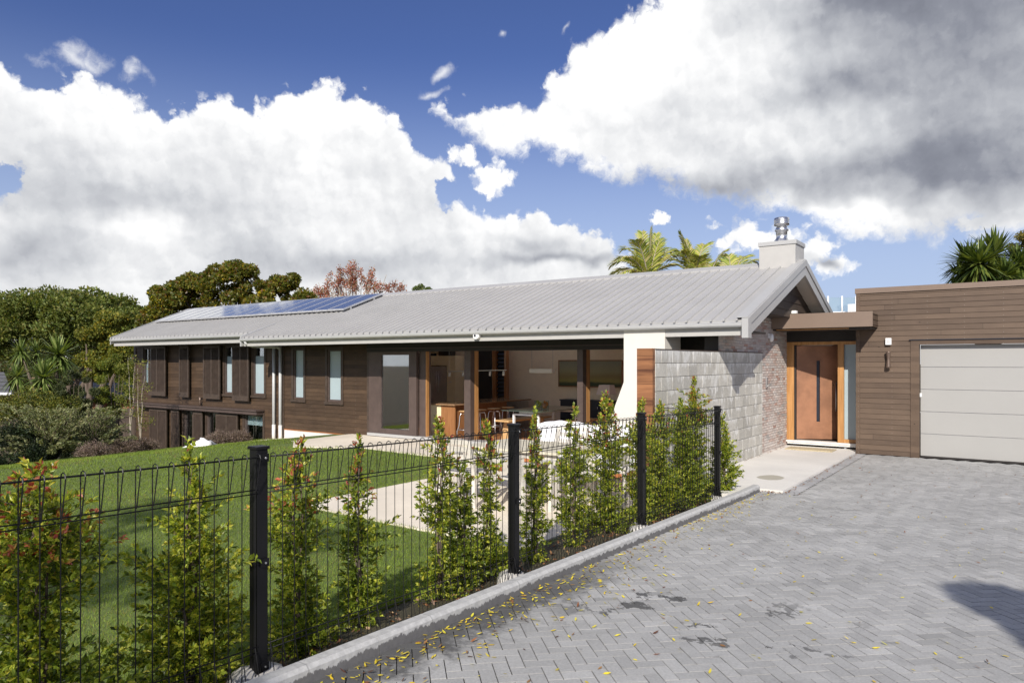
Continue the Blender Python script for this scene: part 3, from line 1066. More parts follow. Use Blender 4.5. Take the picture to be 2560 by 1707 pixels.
for a, b in ((-10.12, -9.94), (-7.21, -7.08)):
    p = B(a, b, 12.22, 12.36, -0.1, 1.875).obj('post', 'frame_brown', house)
    B(a + 0.02, b + 0.003, 12.361, 12.50, -0.1, 1.875).obj('timber_lining', 'frame_timber', p)
# white fin wall with splayed foot
MB().prism([(-5.56, 10.99, -0.2), (-4.81, 10.99, -0.2), (-4.81, 10.99, 2.21), (-5.56, 10.99, 2.21), (-5.56, 10.99, 1.29), (-6.02, 10.99, 0.15), (-6.10, 10.99, -0.2)][::-1], (0, 0.66, 0)).obj('fin_wall', 'white_render', house)

# ---- interior shell
RY, RZ = 14.431, 3.561
B(-15.2, -4.3, 12.44, 16.7, -0.22, -0.165).obj('floor', 'floor_boards', house)
m = MB()
m.box(-12.20, -4.30, 16.70, 16.80, -0.2, 2.55)
m.box(-12.30, -12.20, 16.26, 16.80, -0.2, 2.55)
m.box(-15.2, -12.30, 16.62, 16.80, -0.2, 2.55)
for x0, x1 in ((-15.3, -15.2), (-4.40, -4.30)):
    m.prism([(x0, 12.42, -0.2), (x0, 16.8, -0.2), (x0, 16.8, 2.5), (x0, RY, 3.38), (x0, 12.42, 2.64)], (x1 - x0, 0, 0))
m.obj('interior_wall', 'interior_beige', house)
B(-13.23, -12.70, 16.59, 16.62, -0.165, 2.0).obj('doorway', 'interior_dark', house)
m = MB()
m.box(-12.298, -12.17, 16.10, 16.255, -0.165, 2.4)
m.box(-11.88, -11.82, 16.10, 16.255, -0.165, 2.4)
f = m.obj('inner_window', 'island_timber', house)
B(-12.17, -11.88, 16.215, 16.225, -0.165, 2.4).obj('window_back', 'interior_dark', f)  # dark sheet added so the gaps between the blades look shaded
lv = MB()
for k in range(16):
    z = 0.45 + k * 0.115
    lv.hexa([(-12.17, 16.15, z), (-11.88, 16.15, z), (-11.88, 16.20, z + .08), (-12.17, 16.20, z + .08), (-12.17, 16.157, z - .004), (-11.88, 16.157, z - .004), (-11.88, 16.207, z + .076), (-12.17, 16.207, z + .076)])
lv.obj('louvre_blades', 'navy_lacquer', f)

# ---- roof
SL = 0.369


def roof_z(y, o=0.0):
    return RZ - SL * abs(y - RY) + o


m = MB()
th = 0.05


def slope(x0e, x0r, x1, ye, yr=RY):
    """one plane from eave ye to the ridge; left verge may be skewed"""
    a = roof_z(ye)
    m.hexa([(x0e, ye, a - th), (x1, ye, a - th), (x1, yr, RZ - th), (x0r, yr, RZ - th), (x0e, ye, a), (x1, ye, a), (x1, yr, RZ), (x0r, yr, RZ)])


slope(-16.60, -16.60, -3.44, 10.97)
slope(-24.5, -25.3, -16.60, 11.34)
for xa, xb, ya, yb in ((-25.3, -13.4, RY, 17.9), (-13.4, -11.9, RY, 14.62), (-13.4, -11.9, 16.45, 17.9), (-11.9, -11.3, RY, 17.9), (-11.3, -9.3, RY, 14.62), (-11.3, -9.3, 16.45, 17.9), (-9.3, -7.6, RY, 17.9), (-7.6, -6.3, RY, 14.62), (-7.6, -6.3, 16.45, 17.9), (-6.3, -3.44, RY, 17.9)):  # unseen gaps in the back slope, added to let daylight brighten the rooms
    m.hexa([(xa, ya, roof_z(ya) - th), (xb, ya, roof_z(ya) - th), (xb, yb, roof_z(yb) - th), (xa, yb, roof_z(yb) - th),
            (xa, ya, roof_z(ya)), (xb, ya, roof_z(ya)), (xb, yb, roof_z(yb)), (xa, yb, roof_z(yb))])
x = -3.60
nx = np.array([0, -SL, 1.0]) / math.hypot(1, SL)
i = 0
while x > -25.1:
    ye = 10.93 if x > -16.55 else 11.31
    yt = RY - 0.16
    if x < -24.4:
        ye = 11.34 + (-24.5 - x) / 0.8 * 3.0
    if ye < yt:
        w0, w1, h = 0.013, 0.009, 0.030
        P = [(x - w0, -0.001), (x - w1, h), (x + w1, h), (x + w0, -0.001)]
        A = [(a, ye - SL * 0 * b, roof_z(ye) + b) for a, b in P]
        C_ = [(a, yt, roof_z(yt) + b) for a, b in P]
        for k in range(3):
            m.poly([A[k], A[k + 1], C_[k + 1], C_[k]])
        m.poly([A[0], A[3], A[2], A[1]])
    x -= 0.205
roof = m.obj('roof', 'roof_metal', house)
# ridge capping, folded over the ribs
m = MB()
for s_ in (-1, 1):
    y1 = RY + s_ * 0.20
    y0 = RY
    m.hexa([(-25.3, y0, RZ + .030), (-3.42, y0, RZ + .030), (-3.42, y1, roof_z(y1) + .001), (-25.3, y1, roof_z(y1) + .001),
            (-25.3, y0, RZ + .050), (-3.42, y0, RZ + .050), (-3.42, y1, roof_z(y1) + .036), (-25.3, y1, roof_z(y1) + .036)])
m.obj('ridge_cap', 'roof_metal', roof)
# gable barges: a deep board with a folded flashing standing proud above it
for s_ in (-1, 1):
    ye = 10.93 if s_ < 0 else 17.95
    m = MB()
    for x0, x1, o0, o1 in ((-3.475, -3.425, -0.255, -0.03), (-3.424, -3.405, -0.075, 0.045), (-3.60, -3.4245, 0.046, 0.058)):
        m.hexa([(x0, ye, roof_z(ye, o0)), (x1, ye, roof_z(ye, o0)), (x1, RY, RZ + o0), (x0, RY, RZ + o0),
                (x0, ye, roof_z(ye, o1)), (x1, ye, roof_z(ye, o1)), (x1, RY, RZ + o1), (x0, RY, RZ + o1)])
    m.obj('barge_board', 'trim_metal', roof)
    # sloping soffit under the gable overhang
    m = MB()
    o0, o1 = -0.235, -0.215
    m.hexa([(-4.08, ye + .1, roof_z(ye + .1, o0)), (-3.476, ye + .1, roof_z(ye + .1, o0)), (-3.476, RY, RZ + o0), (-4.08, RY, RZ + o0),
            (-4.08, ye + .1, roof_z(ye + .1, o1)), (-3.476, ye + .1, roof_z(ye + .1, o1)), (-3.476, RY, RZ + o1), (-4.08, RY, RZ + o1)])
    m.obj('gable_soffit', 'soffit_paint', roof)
# left verge flashing
MB().hexa([(-24.55, 11.3, roof_z(11.3, -.2)), (-24.5, 11.3, roof_z(11.3, -.2)), (-25.3, RY, RZ - .2), (-25.35, RY, RZ - .2),
           (-24.55, 11.3, roof_z(11.3, .04)), (-24.5, 11.3, roof_z(11.3, .04)), (-25.3, RY, RZ + .05), (-25.35, RY, RZ + .05)]).obj('barge_board', 'trim_metal', roof)
MB().hexa([(-16.66, 10.93, 2.04), (-16.60, 10.93, 2.04), (-16.60, 11.36, 2.10), (-16.66, 11.36, 2.10),
           (-16.66, 10.93, 2.30), (-16.60, 10.93, 2.30), (-16.60, 12.0, 2.71), (-16.66, 12.0, 2.71)]).obj('barge_board', 'trim_metal', roof)


def gutter(x0, x1, y, z):
    """half-round gutter with a rolled lip"""
    m = MB()
    r = 0.062
    prof = [(y + 0.055, z + 0.03)] + [(y - r * math.cos(t), z - r * math.sin(t)) for t in [math.pi - k * math.pi / 8 for k in range(9)]] + [(y - r - .006, z + .010), (y - r + .006, z + .018)]
    prof = prof[1:]
    inner = [(a + (y - a) * 0.05, b + 0.006) for a, b in reversed(prof[:-2])]
    for i in range(len(prof) - 1):
        m.poly([(x0, *prof[i]), (x1, *prof[i]), (x1, *prof[i + 1]), (x0, *prof[i + 1])], True)
    for i in range(len(inner) - 1):
        m.poly([(x0, *inner[i]), (x1, *inner[i]), (x1, *inner[i + 1]), (x0, *inner[i + 1])], True)
    for xx in (x0, x1):
        m.poly([(xx, a, b) for a, b in prof[:9]])
    xx = x0 + 1.2
    while xx < x1:                                    # joints
        m.tube([(xx, y, z)] * 2, 0.001, 4) if False else None
        for i in range(8):
            p, q = prof[i], prof[i + 1]
            f = 1.02
            P = (y + (p[0] - y) * f, z + (p[1] - z) * f)
            Q = (y + (q[0] - y) * f, z + (q[1] - z) * f)
            m.poly([(xx, *P), (xx + 0.03, *P), (xx + 0.03, *Q), (xx, *Q)], True)
        xx += 1.22
    m.obj('gutter', 'downpipe_paint', roof)


gutter(-16.60, -3.48, 10.935, 2.225)
gutter(-24.45, -16.70, 11.30, 2.355)
B(-3.50, -3.40, 10.86, 11.02, 2.00, 2.305).obj('barge_end', 'trim_metal', roof)
m = MB()
m.box(-16.58, -3.52, 11.0, 11.03, 2.045, 2.235)
m.box(-24.42, -16.72, 11.365, 11.395, 2.155, 2.36)
m.obj('fascia', 'fascia_white', roof)
m = MB()
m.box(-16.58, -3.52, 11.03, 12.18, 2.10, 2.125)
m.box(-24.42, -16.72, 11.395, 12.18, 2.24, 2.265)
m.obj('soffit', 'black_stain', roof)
# inner ceiling below the metal
m = MB()
for xa, xb, a, b in ((-15.3, -4.3, 12.2, RY), (-15.3, -13.4, RY, 16.8), (-13.4, -11.9, RY, 14.62), (-13.4, -11.9, 16.45, 16.8), (-11.9, -11.3, RY, 16.8), (-11.3, -9.3, RY, 14.62), (-11.3, -9.3, 16.45, 16.8), (-9.3, -7.6, RY, 16.8), (-7.6, -6.3, RY, 14.62), (-7.6, -6.3, 16.45, 16.8), (-6.3, -4.3, RY, 16.8)):  # same added daylight gaps as in the back slope
    m.hexa([(xa, a, roof_z(a, -.16)), (xb, a, roof_z(a, -.16)), (xb, b, roof_z(b, -.16)), (xa, b, roof_z(b, -.16)),
            (xa, a, roof_z(a, -.12)), (xb, a, roof_z(a, -.12)), (xb, b, roof_z(b, -.12)), (xa, b, roof_z(b, -.12))])
m.obj('ceiling', 'ceiling_white', roof)
# chimney
ch = B(-4.21, -3.53, 14.13, 14.78, 3.30, 3.885).obj('chimney', 'fascia_white', roof)
# (its cap and flue sit in the same sub-part level)
B(-4.23, -3.51, 14.11, 14.80, 3.886, 3.965).obj('chimney_cap', 'trim_metal', roof, bevel=0.004)
MB().lathe((-3.87, 14.45, 3.966), [(0.175, 0), (0.165, 0.02), (0.112, 0.085), (0.105, 0.10), (0.105, 0.235), (0.128, 0.24), (0.128, 0.262), (0.105, 0.31),
                                   (0.09, 0.325), (0.09, 0.345), (0.142, 0.35), (0.142, 0.375), (0.146, 0.38), (0.142, 0.385), (0.142, 0.41), (0.146, 0.415), (0.142, 0.42), (0.142, 0.445), (0.146, 0.45), (0.142, 0.455), (0.142, 0.49), (0.12, 0.50), (0.0, 0.502)], 28).obj('flue', 'steel', roof)
# hot-water style downpipes
def pipe(x, parent=house):
    m = MB()
    m.tube([(x, 12.115, -0.56), (x, 12.115, 2.06)], 0.042, 12)
    p = m.obj('downpipe', 'downpipe_paint', parent)
    MB().tube([(x, 12.115, -0.58), (x, 12.115, -0.10)], 0.050, 12).obj('pipe_sleeve', 'plinth_white', p)
    return p


pipe(-16.87)
pipe(-16.58)
m = MB()
m.tube([(-16.46, 10.95, 2.17), (-16.46, 10.98, 2.10), (-16.5, 11.2, 2.05), (-16.56, 12.0, 2.04), (-16.58, 12.115, 1.98)], 0.040, 10)
m.tube([(-16.72, 11.32, 2.30), (-16.74, 11.5, 2.16), (-16.84, 12.0, 2.14), (-16.87, 12.115, 2.05)], 0.040, 10)
m.obj('offset_pipe', 'downpipe_paint', house)

# ---- brick entry wall (plane X = -4.07, Y 11.45 - 15.55)
def brick_field(name, x, y0, y1, z0, z1, bl, bh, gap, colf, mat, proud, jit, seed, parent, inset, zref=None):
    rng = random.Random(seed)
    V, F, C = [], [], []
    z = z0 if zref is None else zref
    r = 0
    while z < z1 - 0.01:
        y = y0 - (bl / 2 if r % 2 else 0)
        while y < y1 - 0.005:
            a, b = max(y, y0), min(y + bl - gap, y1)
            if b - a > 0.02:
                h = rng.uniform(0, proud)
                quad_block(V, F, C, lambda u, q, o: (x + o + h, u, q), a, b, z, min(z + bh - gap, z1), 0.006, inset, jit, colf(rng), rng)
            y += bl
        z += bh
        r += 1
    return mesh_np(name, V, F, mat, np.array(C), parent=parent)


def brick_col(r):
    k = r.random()
    if k < 0.40:
        c = (0.50, 0.43, 0.39)
    elif k < 0.72:
        c = (0.54, 0.49, 0.455)
    elif k < 0.93:
        c = (0.46, 0.35, 0.305)
    elif k < 0.97:
        c = (0.42, 0.27, 0.22)
    else:
        c = (0.38, 0.36, 0.34)
    g = r.uniform(0.9, 1.08)
    return tuple(q * g for q in c)


bw = B(-4.30, -4.073, 11.45, 15.56, -0.25, 2.35).obj('brick_wall', 'plinth_white', house)
MATS['mortar'] = plain('mortar', (0.55, 0.52, 0.49), 0.95, var=0.1, scale=20)
bw.data.materials[0] = MATS['mortar']
brick_field('brick_face', -4.068, 11.45, 15.56, -0.14, 2.34, 0.20, 0.050, 0.005, brick_col, 'brick_face', 0.004, 0.001, 3, bw, 0.003)
B(-4.30, -4.073, 12.76, 15.50, 2.351, 2.495).obj('upper_core', 'black_stain', house)
brick_field('brick_face', -4.068, 12.76, 15.50, 2.34, 2.50, 0.20, 0.050, 0.005, brick_col, 'brick_face', 0.004, 0.001, 4, bw, 0.003)
# gable wall above the brick
m = MB()
clad(m, T_side(-3.72), lambda z: max(12.75, RY - (RZ - .24 - z) / SL), lambda z: RY + (RZ - .24 - z) / SL, 2.50, RZ - 0.25, 0.16, 2.0, lip=0.018)
m.obj('gable_wall', 'gable_boards', house)
m = MB()
m.prism([(-4.28, 12.75, 2.50), (-4.28, 16.6, 2.50), (-4.28, 16.6, 2.54), (-4.28, RY, RZ - .245), (-4.28, 12.75, 2.72)], (0.55, 0, 0))
m.obj('gable_core', 'black_stain', house)
B(-4.30, -4.08, 15.56, 16.9, -0.2, 2.49).obj('side_wall', 'black_stain', house)

# ---- entry: door, side light, threshold, canopy
EY = 15.62
m = MB()
m.box(-4.07, -3.92, EY - .05, EY + .10, 0.0, 1.984)
m.box(-3.07, -2.955, EY - .05, EY + .10, 0.0, 1.984)
m.box(-4.07, -2.645, EY - .05, EY + .10, 1.985, 2.05)
m.box(-2.954, -2.66, EY - .045, EY + .095, 0.0, 0.07)
df = m.obj('door_frame', 'frame_timber', house, bevel=0.003)
B(-3.92, -3.885, EY - .03, EY + .08, 0.02, 1.985).obj('hinge_strip', 'black_stain', df)
B(-2.955, -2.645, EY + .02, EY + .03, 0.07, 1.985).obj('frosted_pane', 'film_frost', df)
DA = R(29)                                # the heavy door stands ajar, hinged on its left


def TD(u, o, z):
    return (-3.885 + u * math.cos(DA) - o * math.sin(DA), EY + .03 + u * math.sin(DA) + o * math.cos(DA), z)


d = MB()
d.box(0, .40, 0, .05, 0.015, 1.97, TD)
d.box(.47, .86, 0, .05, 0.015, 1.97, TD)
d.box(.40, .47, 0, .05, 0.015, 0.38, TD)
d.box(.40, .47, 0, .05, 1.66, 1.97, TD)
fd = d.obj('front_door', 'copper_door', house)
MB().box(.402, .468, .03, .04, 0.382, 1.658, TD).obj('slot_pane', 'navy_lacquer', fd)
MB().box(.8605, .872, .002, .052, 0.015, 1.97, TD).obj('door_edge', 'black_stain', fd)
m = MB()
m.tube([TD(.775, -.05, 0.60), TD(.775, -.05, 1.21)], 0.011, 10)
for z in (0.66, 1.15):
    m.tube([TD(.775, -.05, z), TD(.775, .001, z)], 0.007, 8)
m.obj('handle', 'steel_brushed', fd)
m = MB()
m.box(-4.06, -2.64, EY - .13, EY + .1, -0.035, -0.002)
m.box(-4.04, -2.64, EY - .11, EY + .1, -0.075, -0.036)
m.obj('threshold', 'plinth_white', house)
m = MB()
m.box(-4.07, -2.64, 16.75, 16.80, -0.1, 2.5)
m.box(-4.07, -2.64, EY + .10, 16.75, -0.12, -0.005)
m.box(-2.955, -2.64, EY + .101, EY + .16, 0.0, 2.05)
m.obj('entry_hall', 'black_stain', house)
B(-4.07, -2.66, EY - .04, EY + .10, 2.051, 2.30).obj('entry_lintel', 'black_stain', house)
m = MB()
m.prism([(-4.08, 14.42, 2.285), (-2.25, 14.42, 2.285), (-2.25, 14.42, 2.565), (-4.04, 14.42, 2.565)], (0, 0.03, 0))
m.box(-4.05, -2.28, 14.45, 15.13, 2.537, 2.566)
m.box(-4.05, -2.646, 15.13, 15.7, 2.537, 2.566)
cn = m.obj('canopy', 'capping_brown', house)
B(-4.05, -2.30, 14.50, 15.13, 2.25, 2.284).obj('canopy_soffit', 'black_stain', cn)
B(-3.98, -2.66, 14.48, 14.498, 2.25, 2.27).obj('canopy_batten', 'frame_timber', cn)
m = MB()
clad(m, lambda u, o, z: (-2.278 + o, u, z), 14.45, 15.135, 2.29, 2.537, 0.099, -0.15)
m.obj('canopy_end', 'garage_boards', cn)

# ================================================================== garage
GX0, GY = -2.634, 15.15
garage = thing('garage', 'flat roofed brown weatherboard garage with a grey sectional door', 'garage', (1.0, GY, -0.15))
GD = (-1.58, 3.30, -0.15, 1.95)
m = MB()
clad(m, T_front(GY), GX0 + 0.05, -1.72, -0.14, 2.04, 0.099, -0.15)
clad(m, T_front(GY), GX0 + 0.05, 6.0, 2.04, 2.95, 0.099, -0.15)
clad(m, T_front(GY), 3.44, 6.0, -0.14, 2.04, 0.099, -0.15)
clad(m, lambda u, o, z: (GX0 - o, u, z), GY + .02, 22, 2.3, 2.95, 0.099, -0.15)
m.obj('wall', 'garage_boards', garage)
m = MB()
m.box(GX0 + .01, -1.60, GY + .003, GY + .25, -0.16, 3.0)
m.box(-1.60, 6.0, GY + .003, GY + .25, 1.96, 3.0)
m.box(GX0 + .01, GX0 + .2, GY + .25, 22, -0.16, 3.0)
m.box(6.0, 6.2, GY, 22, -0.16, 3.0)
m.box(GX0 + .2, 6.0, GY + .25, 22, 2.85, 2.93)
m.obj('wall_core', 'black_stain', garage)
m = MB()
m.box(GX0 - .02, GX0 + .05, GY - .022, GY + .05, -0.15, 2.95)
m.obj('corner_board', 'garage_boards', garage)
m = MB()
m.box(GX0 - .035, 6.1, GY - .035, GY + .10, 2.955, 3.055)
m.box(GX0 - .035, GX0 + .1, GY + .10, 22, 2.955, 3.055)
m.obj('parapet_capping', 'capping_brown', garage)
m = MB()
m.box(-1.72, GD[0], GY - .025, GY + .14, -0.15, 2.035)
m.box(GD[0], 3.44, GY - .025, GY + .14, 1.955, 2.035)
m.box(GD[1], 3.44, GY - .025, GY + .14, -0.15, 1.954)
m.obj('door_surround', 'garage_boards', garage)
B(-1.74, 3.5, GY - .045, GY - .026, 2.036, 2.05).obj('head_flashing', 'navy_lacquer', garage)
m = MB()
z = -0.12
hh = (1.95 + 0.12) / 5
for k in range(5):
    m.box(GD[0] + .01, GD[1] - .01, GY + .10, GY + .14, z + .004, z + hh - .004)
    z += hh
gdoor = m.obj('garage_door', 'garage_door_paint', garage, bevel=0.004)
B(GD[0] + .01, GD[1] - .01, GY + .112, GY + .138, -0.118, 1.949).obj('panel_joints', 'hinge_grey', gdoor)
B(GD[0] + .01, GD[1] - .01, GY + .105, GY + .135, -0.15, -0.119).obj('rubber_seal', 'black_stain', gdoor)
B(GD[0] + .001, GD[0] + .03, GY + .085, GY + .099, 0.98, 1.05).obj('lock', 'white_plastic', gdoor)

# ================================================================== concrete block garden wall
blockwall = thing('block_wall', 'grey concrete block garden wall with a red timber clad end', 'garden wall', (-4.15, 8.84, -0.2))
B(-4.25, -4.055, 8.90, 13.76, -0.3, 1.795).obj('wall_core', 'mortar', blockwall)


def block_col(r):
    g = r.gauss(0.47, 0.035)
    return (g * 1.0, g * 0.965, g * 0.87)


brick_field('block_face', -4.048, 8.925, 13.76, -0.118, 1.80, 0.385, 0.193, 0.005, block_col, 'block_face', 0.003, 0.0006, 8, blockwall, 0.003, zref=-0.118)
B(-4.26, -4.035, 8.925, 13.76, 1.797, 1.812).obj('wall_capping', 'shutter_stain', blockwall)
B(-4.275, -4.045, 8.84, 8.920, -0.25, 1.815).obj('timber_end', 'wall_end_timber', blockwall)

# ================================================================== fence
fence = thing('wire_fence', 'black roll-top welded wire fence on steel posts beside the kerb', 'fence', (-3.2, 5.6, -0.1))
PX = -3.19
POSTS = [-2.30, -0.05, 2.20, 4.45, 6.70, 8.93]


def top_z(y):
    return 1.196 - 0.0195 * (y - 2.2)


def panel(T, ua, ub, ztop, step=0.0745):
    """T(u, out, z) with z measured down from the sloping top; u along the panel"""
    m = MB()
    r, rw = 0.0030, 0.0029
    L = ub - ua
    H = 1.15
    hz = [(0.0, -0.018, 0.0046), (0.0, -0.185, 0.0034), (0.0, -0.205, 0.0032), (0.0, -0.80, None), (0.0, -H + 0.17, 0.0034), (0.0, -H + 0.14, 0.0032), (0.0, -H, 0.0034)]
    for o, z, rr in hz:
        if rr is None:
            continue
        oo = 0.03 if z == -0.018 else (0.0 if z > -1 or True else 0)
        m.tube([T(ua, oo, z), T(ub, oo, z)], rr, 5)
    n = int(L / step)
    for k in range(n + 1):
        u = ua + 0.5 * (L - n * step) + k * step
        m.tube([T(u, 0, -H), T(u, 0, -0.205), T(u, 0.0, -0.03), T(u, 0.006, -0.008), T(u, 0.022, 0.0), T(u, 0.040, -0.006), T(u, 0.046, -0.022), T(u, 0.010, -0.190)], rw, 4, caps=False)
        m.tube([T(u + 0.001, 0, -H + 0.17), T(u, 0.035, -H + 0.02), T(u, 0.02, -H), T(u, 0, -H)], rw, 4, caps=False)
    return m


for a, b in zip(POSTS, POSTS[1:]):
    T = lambda u, o, z: (PX + 0.035 + o, u, top_z(u) - 0.028 + z)
    panel(T, a + 0.03, b - 0.03, 0).obj('wire_panel', 'powder_black', fence)
# short return panel to the end of the block wall
zr = top_z(8.93) - 0.028
panel(lambda u, o, z: (u, 8.90 - o, zr + z), -4.02, PX - 0.03, 0).obj('wire_panel', 'powder_black', fence)
lr = random.Random(11)
for y in POSTS:
    zt = top_z(y)
    m = MB()
    m.box(PX - 0.0325, PX + 0.0325, y - 0.0325, y + 0.0325, zt - 1.26, zt - 0.012)
    p = m.obj('fence_post', 'powder_black', fence, bevel=0.003)
    B(PX - 0.040, PX + 0.040, y - 0.040, y + 0.040, zt - 0.012, zt + 0.004).obj('post_cap', 'powder_black', p, bevel=0.003)
    for z in (-0.055, -0.59, -1.12):
        B(PX + 0.033, PX + 0.046, y - 0.016, y + 0.03, zt + z - 0.02, zt + z + 0.02).obj('bracket', 'powder_black', p)
    for z in (-0.055, -0.59, -1.12):
        MB().tube([(PX + 0.046, y + 0.008, zt + z), (PX + 0.052, y + 0.008, zt + z)], 0.0055, 8).obj('bolt', 'steel', p)
    m = MB()                                            # rough concrete footing
    prof = [(0.19, -0.16), (0.18, -0.03), (0.155, 0.015), (0.10, 0.035), (0.03, 0.042)]
    m.lathe((PX - 0.03, y, drive_z(y) + 0.02), prof, 14)
    ph = lr.uniform(0, 6)
    for i, v in enumerate(m.v):
        an = math.atan2(v[1] - y, v[0] - PX + 0.03)
        k = 1 + 0.10 * math.sin(2 * an + ph) + 0.06 * math.sin(3 * an + 2 * ph)
        m.v[i] = (PX - 0.03 + (v[0] - PX + 0.03) * k * 0.62, y + (v[1] - y) * k * 0.85, v[2] + 0.006 * math.sin(4 * an + ph))
    m.obj('footing', 'concrete_lump', fence)

# ================================================================== solar panels on the roof
un = Vector((0, -SL, 1)).normalized()
uu = Vector((0, 1, SL)).normalized()                      # up the slope


def on_roof(x, s, h):
    """s metres up the slope from y=12.75, h above the sheet"""
    p = Vector((x, 12.80, roof_z(12.80))) + uu * s + un * h
    return p


def solar(x, label, s0=0.0):
    t = thing('solar_panel', label, 'solar panel', on_roof(x, s0, 0.06), 'solar panels in a row below the ridge')
    w_, l_ = 0.635, 1.53
    T = lambda a, b, c: tuple(on_roof(x, s0, 0.06) + Vector((a, 0, 0)) + uu * b + un * c)
    m = MB()
    for a, b, c, d in ((0.0, w_, 0, 0.028), (0, w_, l_ - .028, l_), (0, .020, .028, l_ - .028), (w_ - .020, w_, .028, l_ - .028)):
        m.box(a, b, c, d, 0, 0.045, T)
    m.obj('frame', 'pv_frame', t)
    c = MB().box(.022, w_ - .022, .028, l_ - .028, 0.012, 0.040, T).obj('cell_sheet', 'pv_cells', t)
    m = MB()
    for b in (0.25, 1.15):
        m.box(-0.01, w_ + 0.01, b, b + 0.04, -0.05, -0.001, T)
    m.obj('mounting_rail', 'pv_frame', t)
    return t


ordn = ['rightmost', 'second', 'third', 'fourth', 'fifth', 'sixth', 'seventh', 'eighth', 'ninth', 'tenth', 'eleventh', 'twelfth', 'thirteenth', 'fourteenth', 'leftmost']
for k in range(15):
    x = -15.40 - 0.65 * k
    if k == 0:
        lab = 'rightmost solar panel of the row, nearest the chimney'
    elif k == 14:
        lab = 'leftmost solar panel of the row, at the far end of the roof'
    else:
        lab = ordn[k] + ' solar panel counting from the chimney end of the row'
    solar(x, lab)

# TV antenna behind the ridge
m = thing('tv_antenna', 'grey television antenna sticking up behind the ridge', 'antenna', (-24.2, 15.5, 3.1))
MB().tube([(-24.2, 15.5, 2.9), (-24.2, 15.5, 3.62)], 0.018, 8).obj('mast', 'steel_brushed', m)
q = MB()
q.tube([(-24.9, 15.3, 3.60), (-23.3, 15.7, 3.64)], 0.014, 6)
for k in range(9):
    c = Vector((-24.9, 15.3, 3.60)).lerp(Vector((-23.3, 15.7, 3.64)), k / 8)
    q.tube([c + Vector((0, 0, -0.15)), c + Vector((0.04, 0, 0.14 + 0.05 * (k % 3)))], 0.009, 5)
    q.tube([c + Vector((-0.1, -0.25, 0.03)), c + Vector((0.1, 0.25, 0.03))], 0.008, 5)
q.obj('elements', 'steel_brushed', m)

# ================================================================== small fittings on the walls
t = thing('siren_box', 'white square alarm siren above the bronze wall light', 'alarm siren', (-2.08, 15.1, 2.02))
B(-2.135, -2.035, 15.075, 15.135, 1.955, 2.085).obj('housing', 'white_plastic', t, bevel=0.008)
m = MB()
for k in range(4):
    m.box(-2.115, -2.055, 15.0735, 15.077, 1.985 + k * .018, 1.992 + k * .018)
m.obj('vent_slots', 'hinge_grey', t)
t = thing('wall_light', 'bronze hourglass shaped up-down light on the garage cladding', 'wall light', (-2.08, 15.05, 1.67))
MB().lathe((-2.08, 15.06, 1.52), [(0.0, 0.0), (0.045, 0.0), (0.042, 0.03), (0.028, 0.16), (0.028, 0.18), (0.042, 0.29), (0.045, 0.31), (0.0, 0.312)][1:-1], 16).obj('shade', 'light_bronze', t)
B(-2.10, -2.06, 15.085, 15.14, 1.64, 1.72).obj('mounting_plate', 'light_bronze', t)
t = thing('wall_light', 'small bronze light on the boards above the lower ledge', 'wall light', (-20.9, 12.12, 0.42))
MB().lathe((-20.55, 12.11, 0.30), [(0.04, 0.0), (0.026, 0.11), (0.026, 0.14), (0.04, 0.26)], 12).obj('shade', 'light_bronze', t)
B(-20.57, -20.53, 12.13, 12.19, 0.40, 0.47).obj('mounting_plate', 'light_bronze', t)
t = thing('motion_sensor', 'white motion sensor at the top of the brick entry wall', 'sensor', (-4.04, 14.23, 2.12))
MB().lathe((-4.01, 14.24, 2.03), [(0.015, 0), (0.04, 0.02), (0.045, 0.08), (0.04, 0.13), (0.02, 0.155)], 14).obj('dome', 'white_plastic', t)
B(-4.065, -4.03, 14.20, 14.27, 2.10, 2.19).obj('bracket', 'white_plastic', t)
t = thing('intercom', 'grey intercom plate on the brick wall beside the door', 'intercom', (-4.06, 14.07, 1.3))
B(-4.062, -4.03, 14.03, 14.11, 1.13, 1.33).obj('plate', 'hinge_grey', t, bevel=0.004)
MB().tube([(-4.03, 14.07, 1.17), (-4.022, 14.07, 1.17)], 0.012, 10).obj('button', 'white_plastic', t)
t = thing('security_camera', 'round white camera on the fascia above the opening', 'security camera', (-8.74, 10.98, 2.14))
MB().tube([(-8.74, 10.90, 2.145), (-8.74, 10.995, 2.145)], 0.065, 20).obj('housing', 'white_plastic', t)
MB().tube([(-8.75, 10.885, 2.150), (-8.75, 10.90, 2.150)], 0.022, 12).obj('lens', 'navy_lacquer', t)
t = thing('flood_light', 'small cream flood light on top of the brown canopy', 'light', (-3.7, 14.9, 2.57))
B(-3.78, -3.62, 14.55, 14.67, 2.58, 2.64).obj('lamp_head', 'white_plastic', t, bevel=0.01)
B(-3.72, -3.68, 14.59, 14.63, 2.566, 2.58).obj('lamp_foot', 'white_plastic', t)
t = thing('doormat', 'straw coloured doormat in front of the copper door', 'doormat', (-3.45, 14.95, -0.12))
B(-3.90, -3.02, 14.78, 15.22, -0.119, -0.098).obj('pile', 'doormat', t, bevel=0.005)

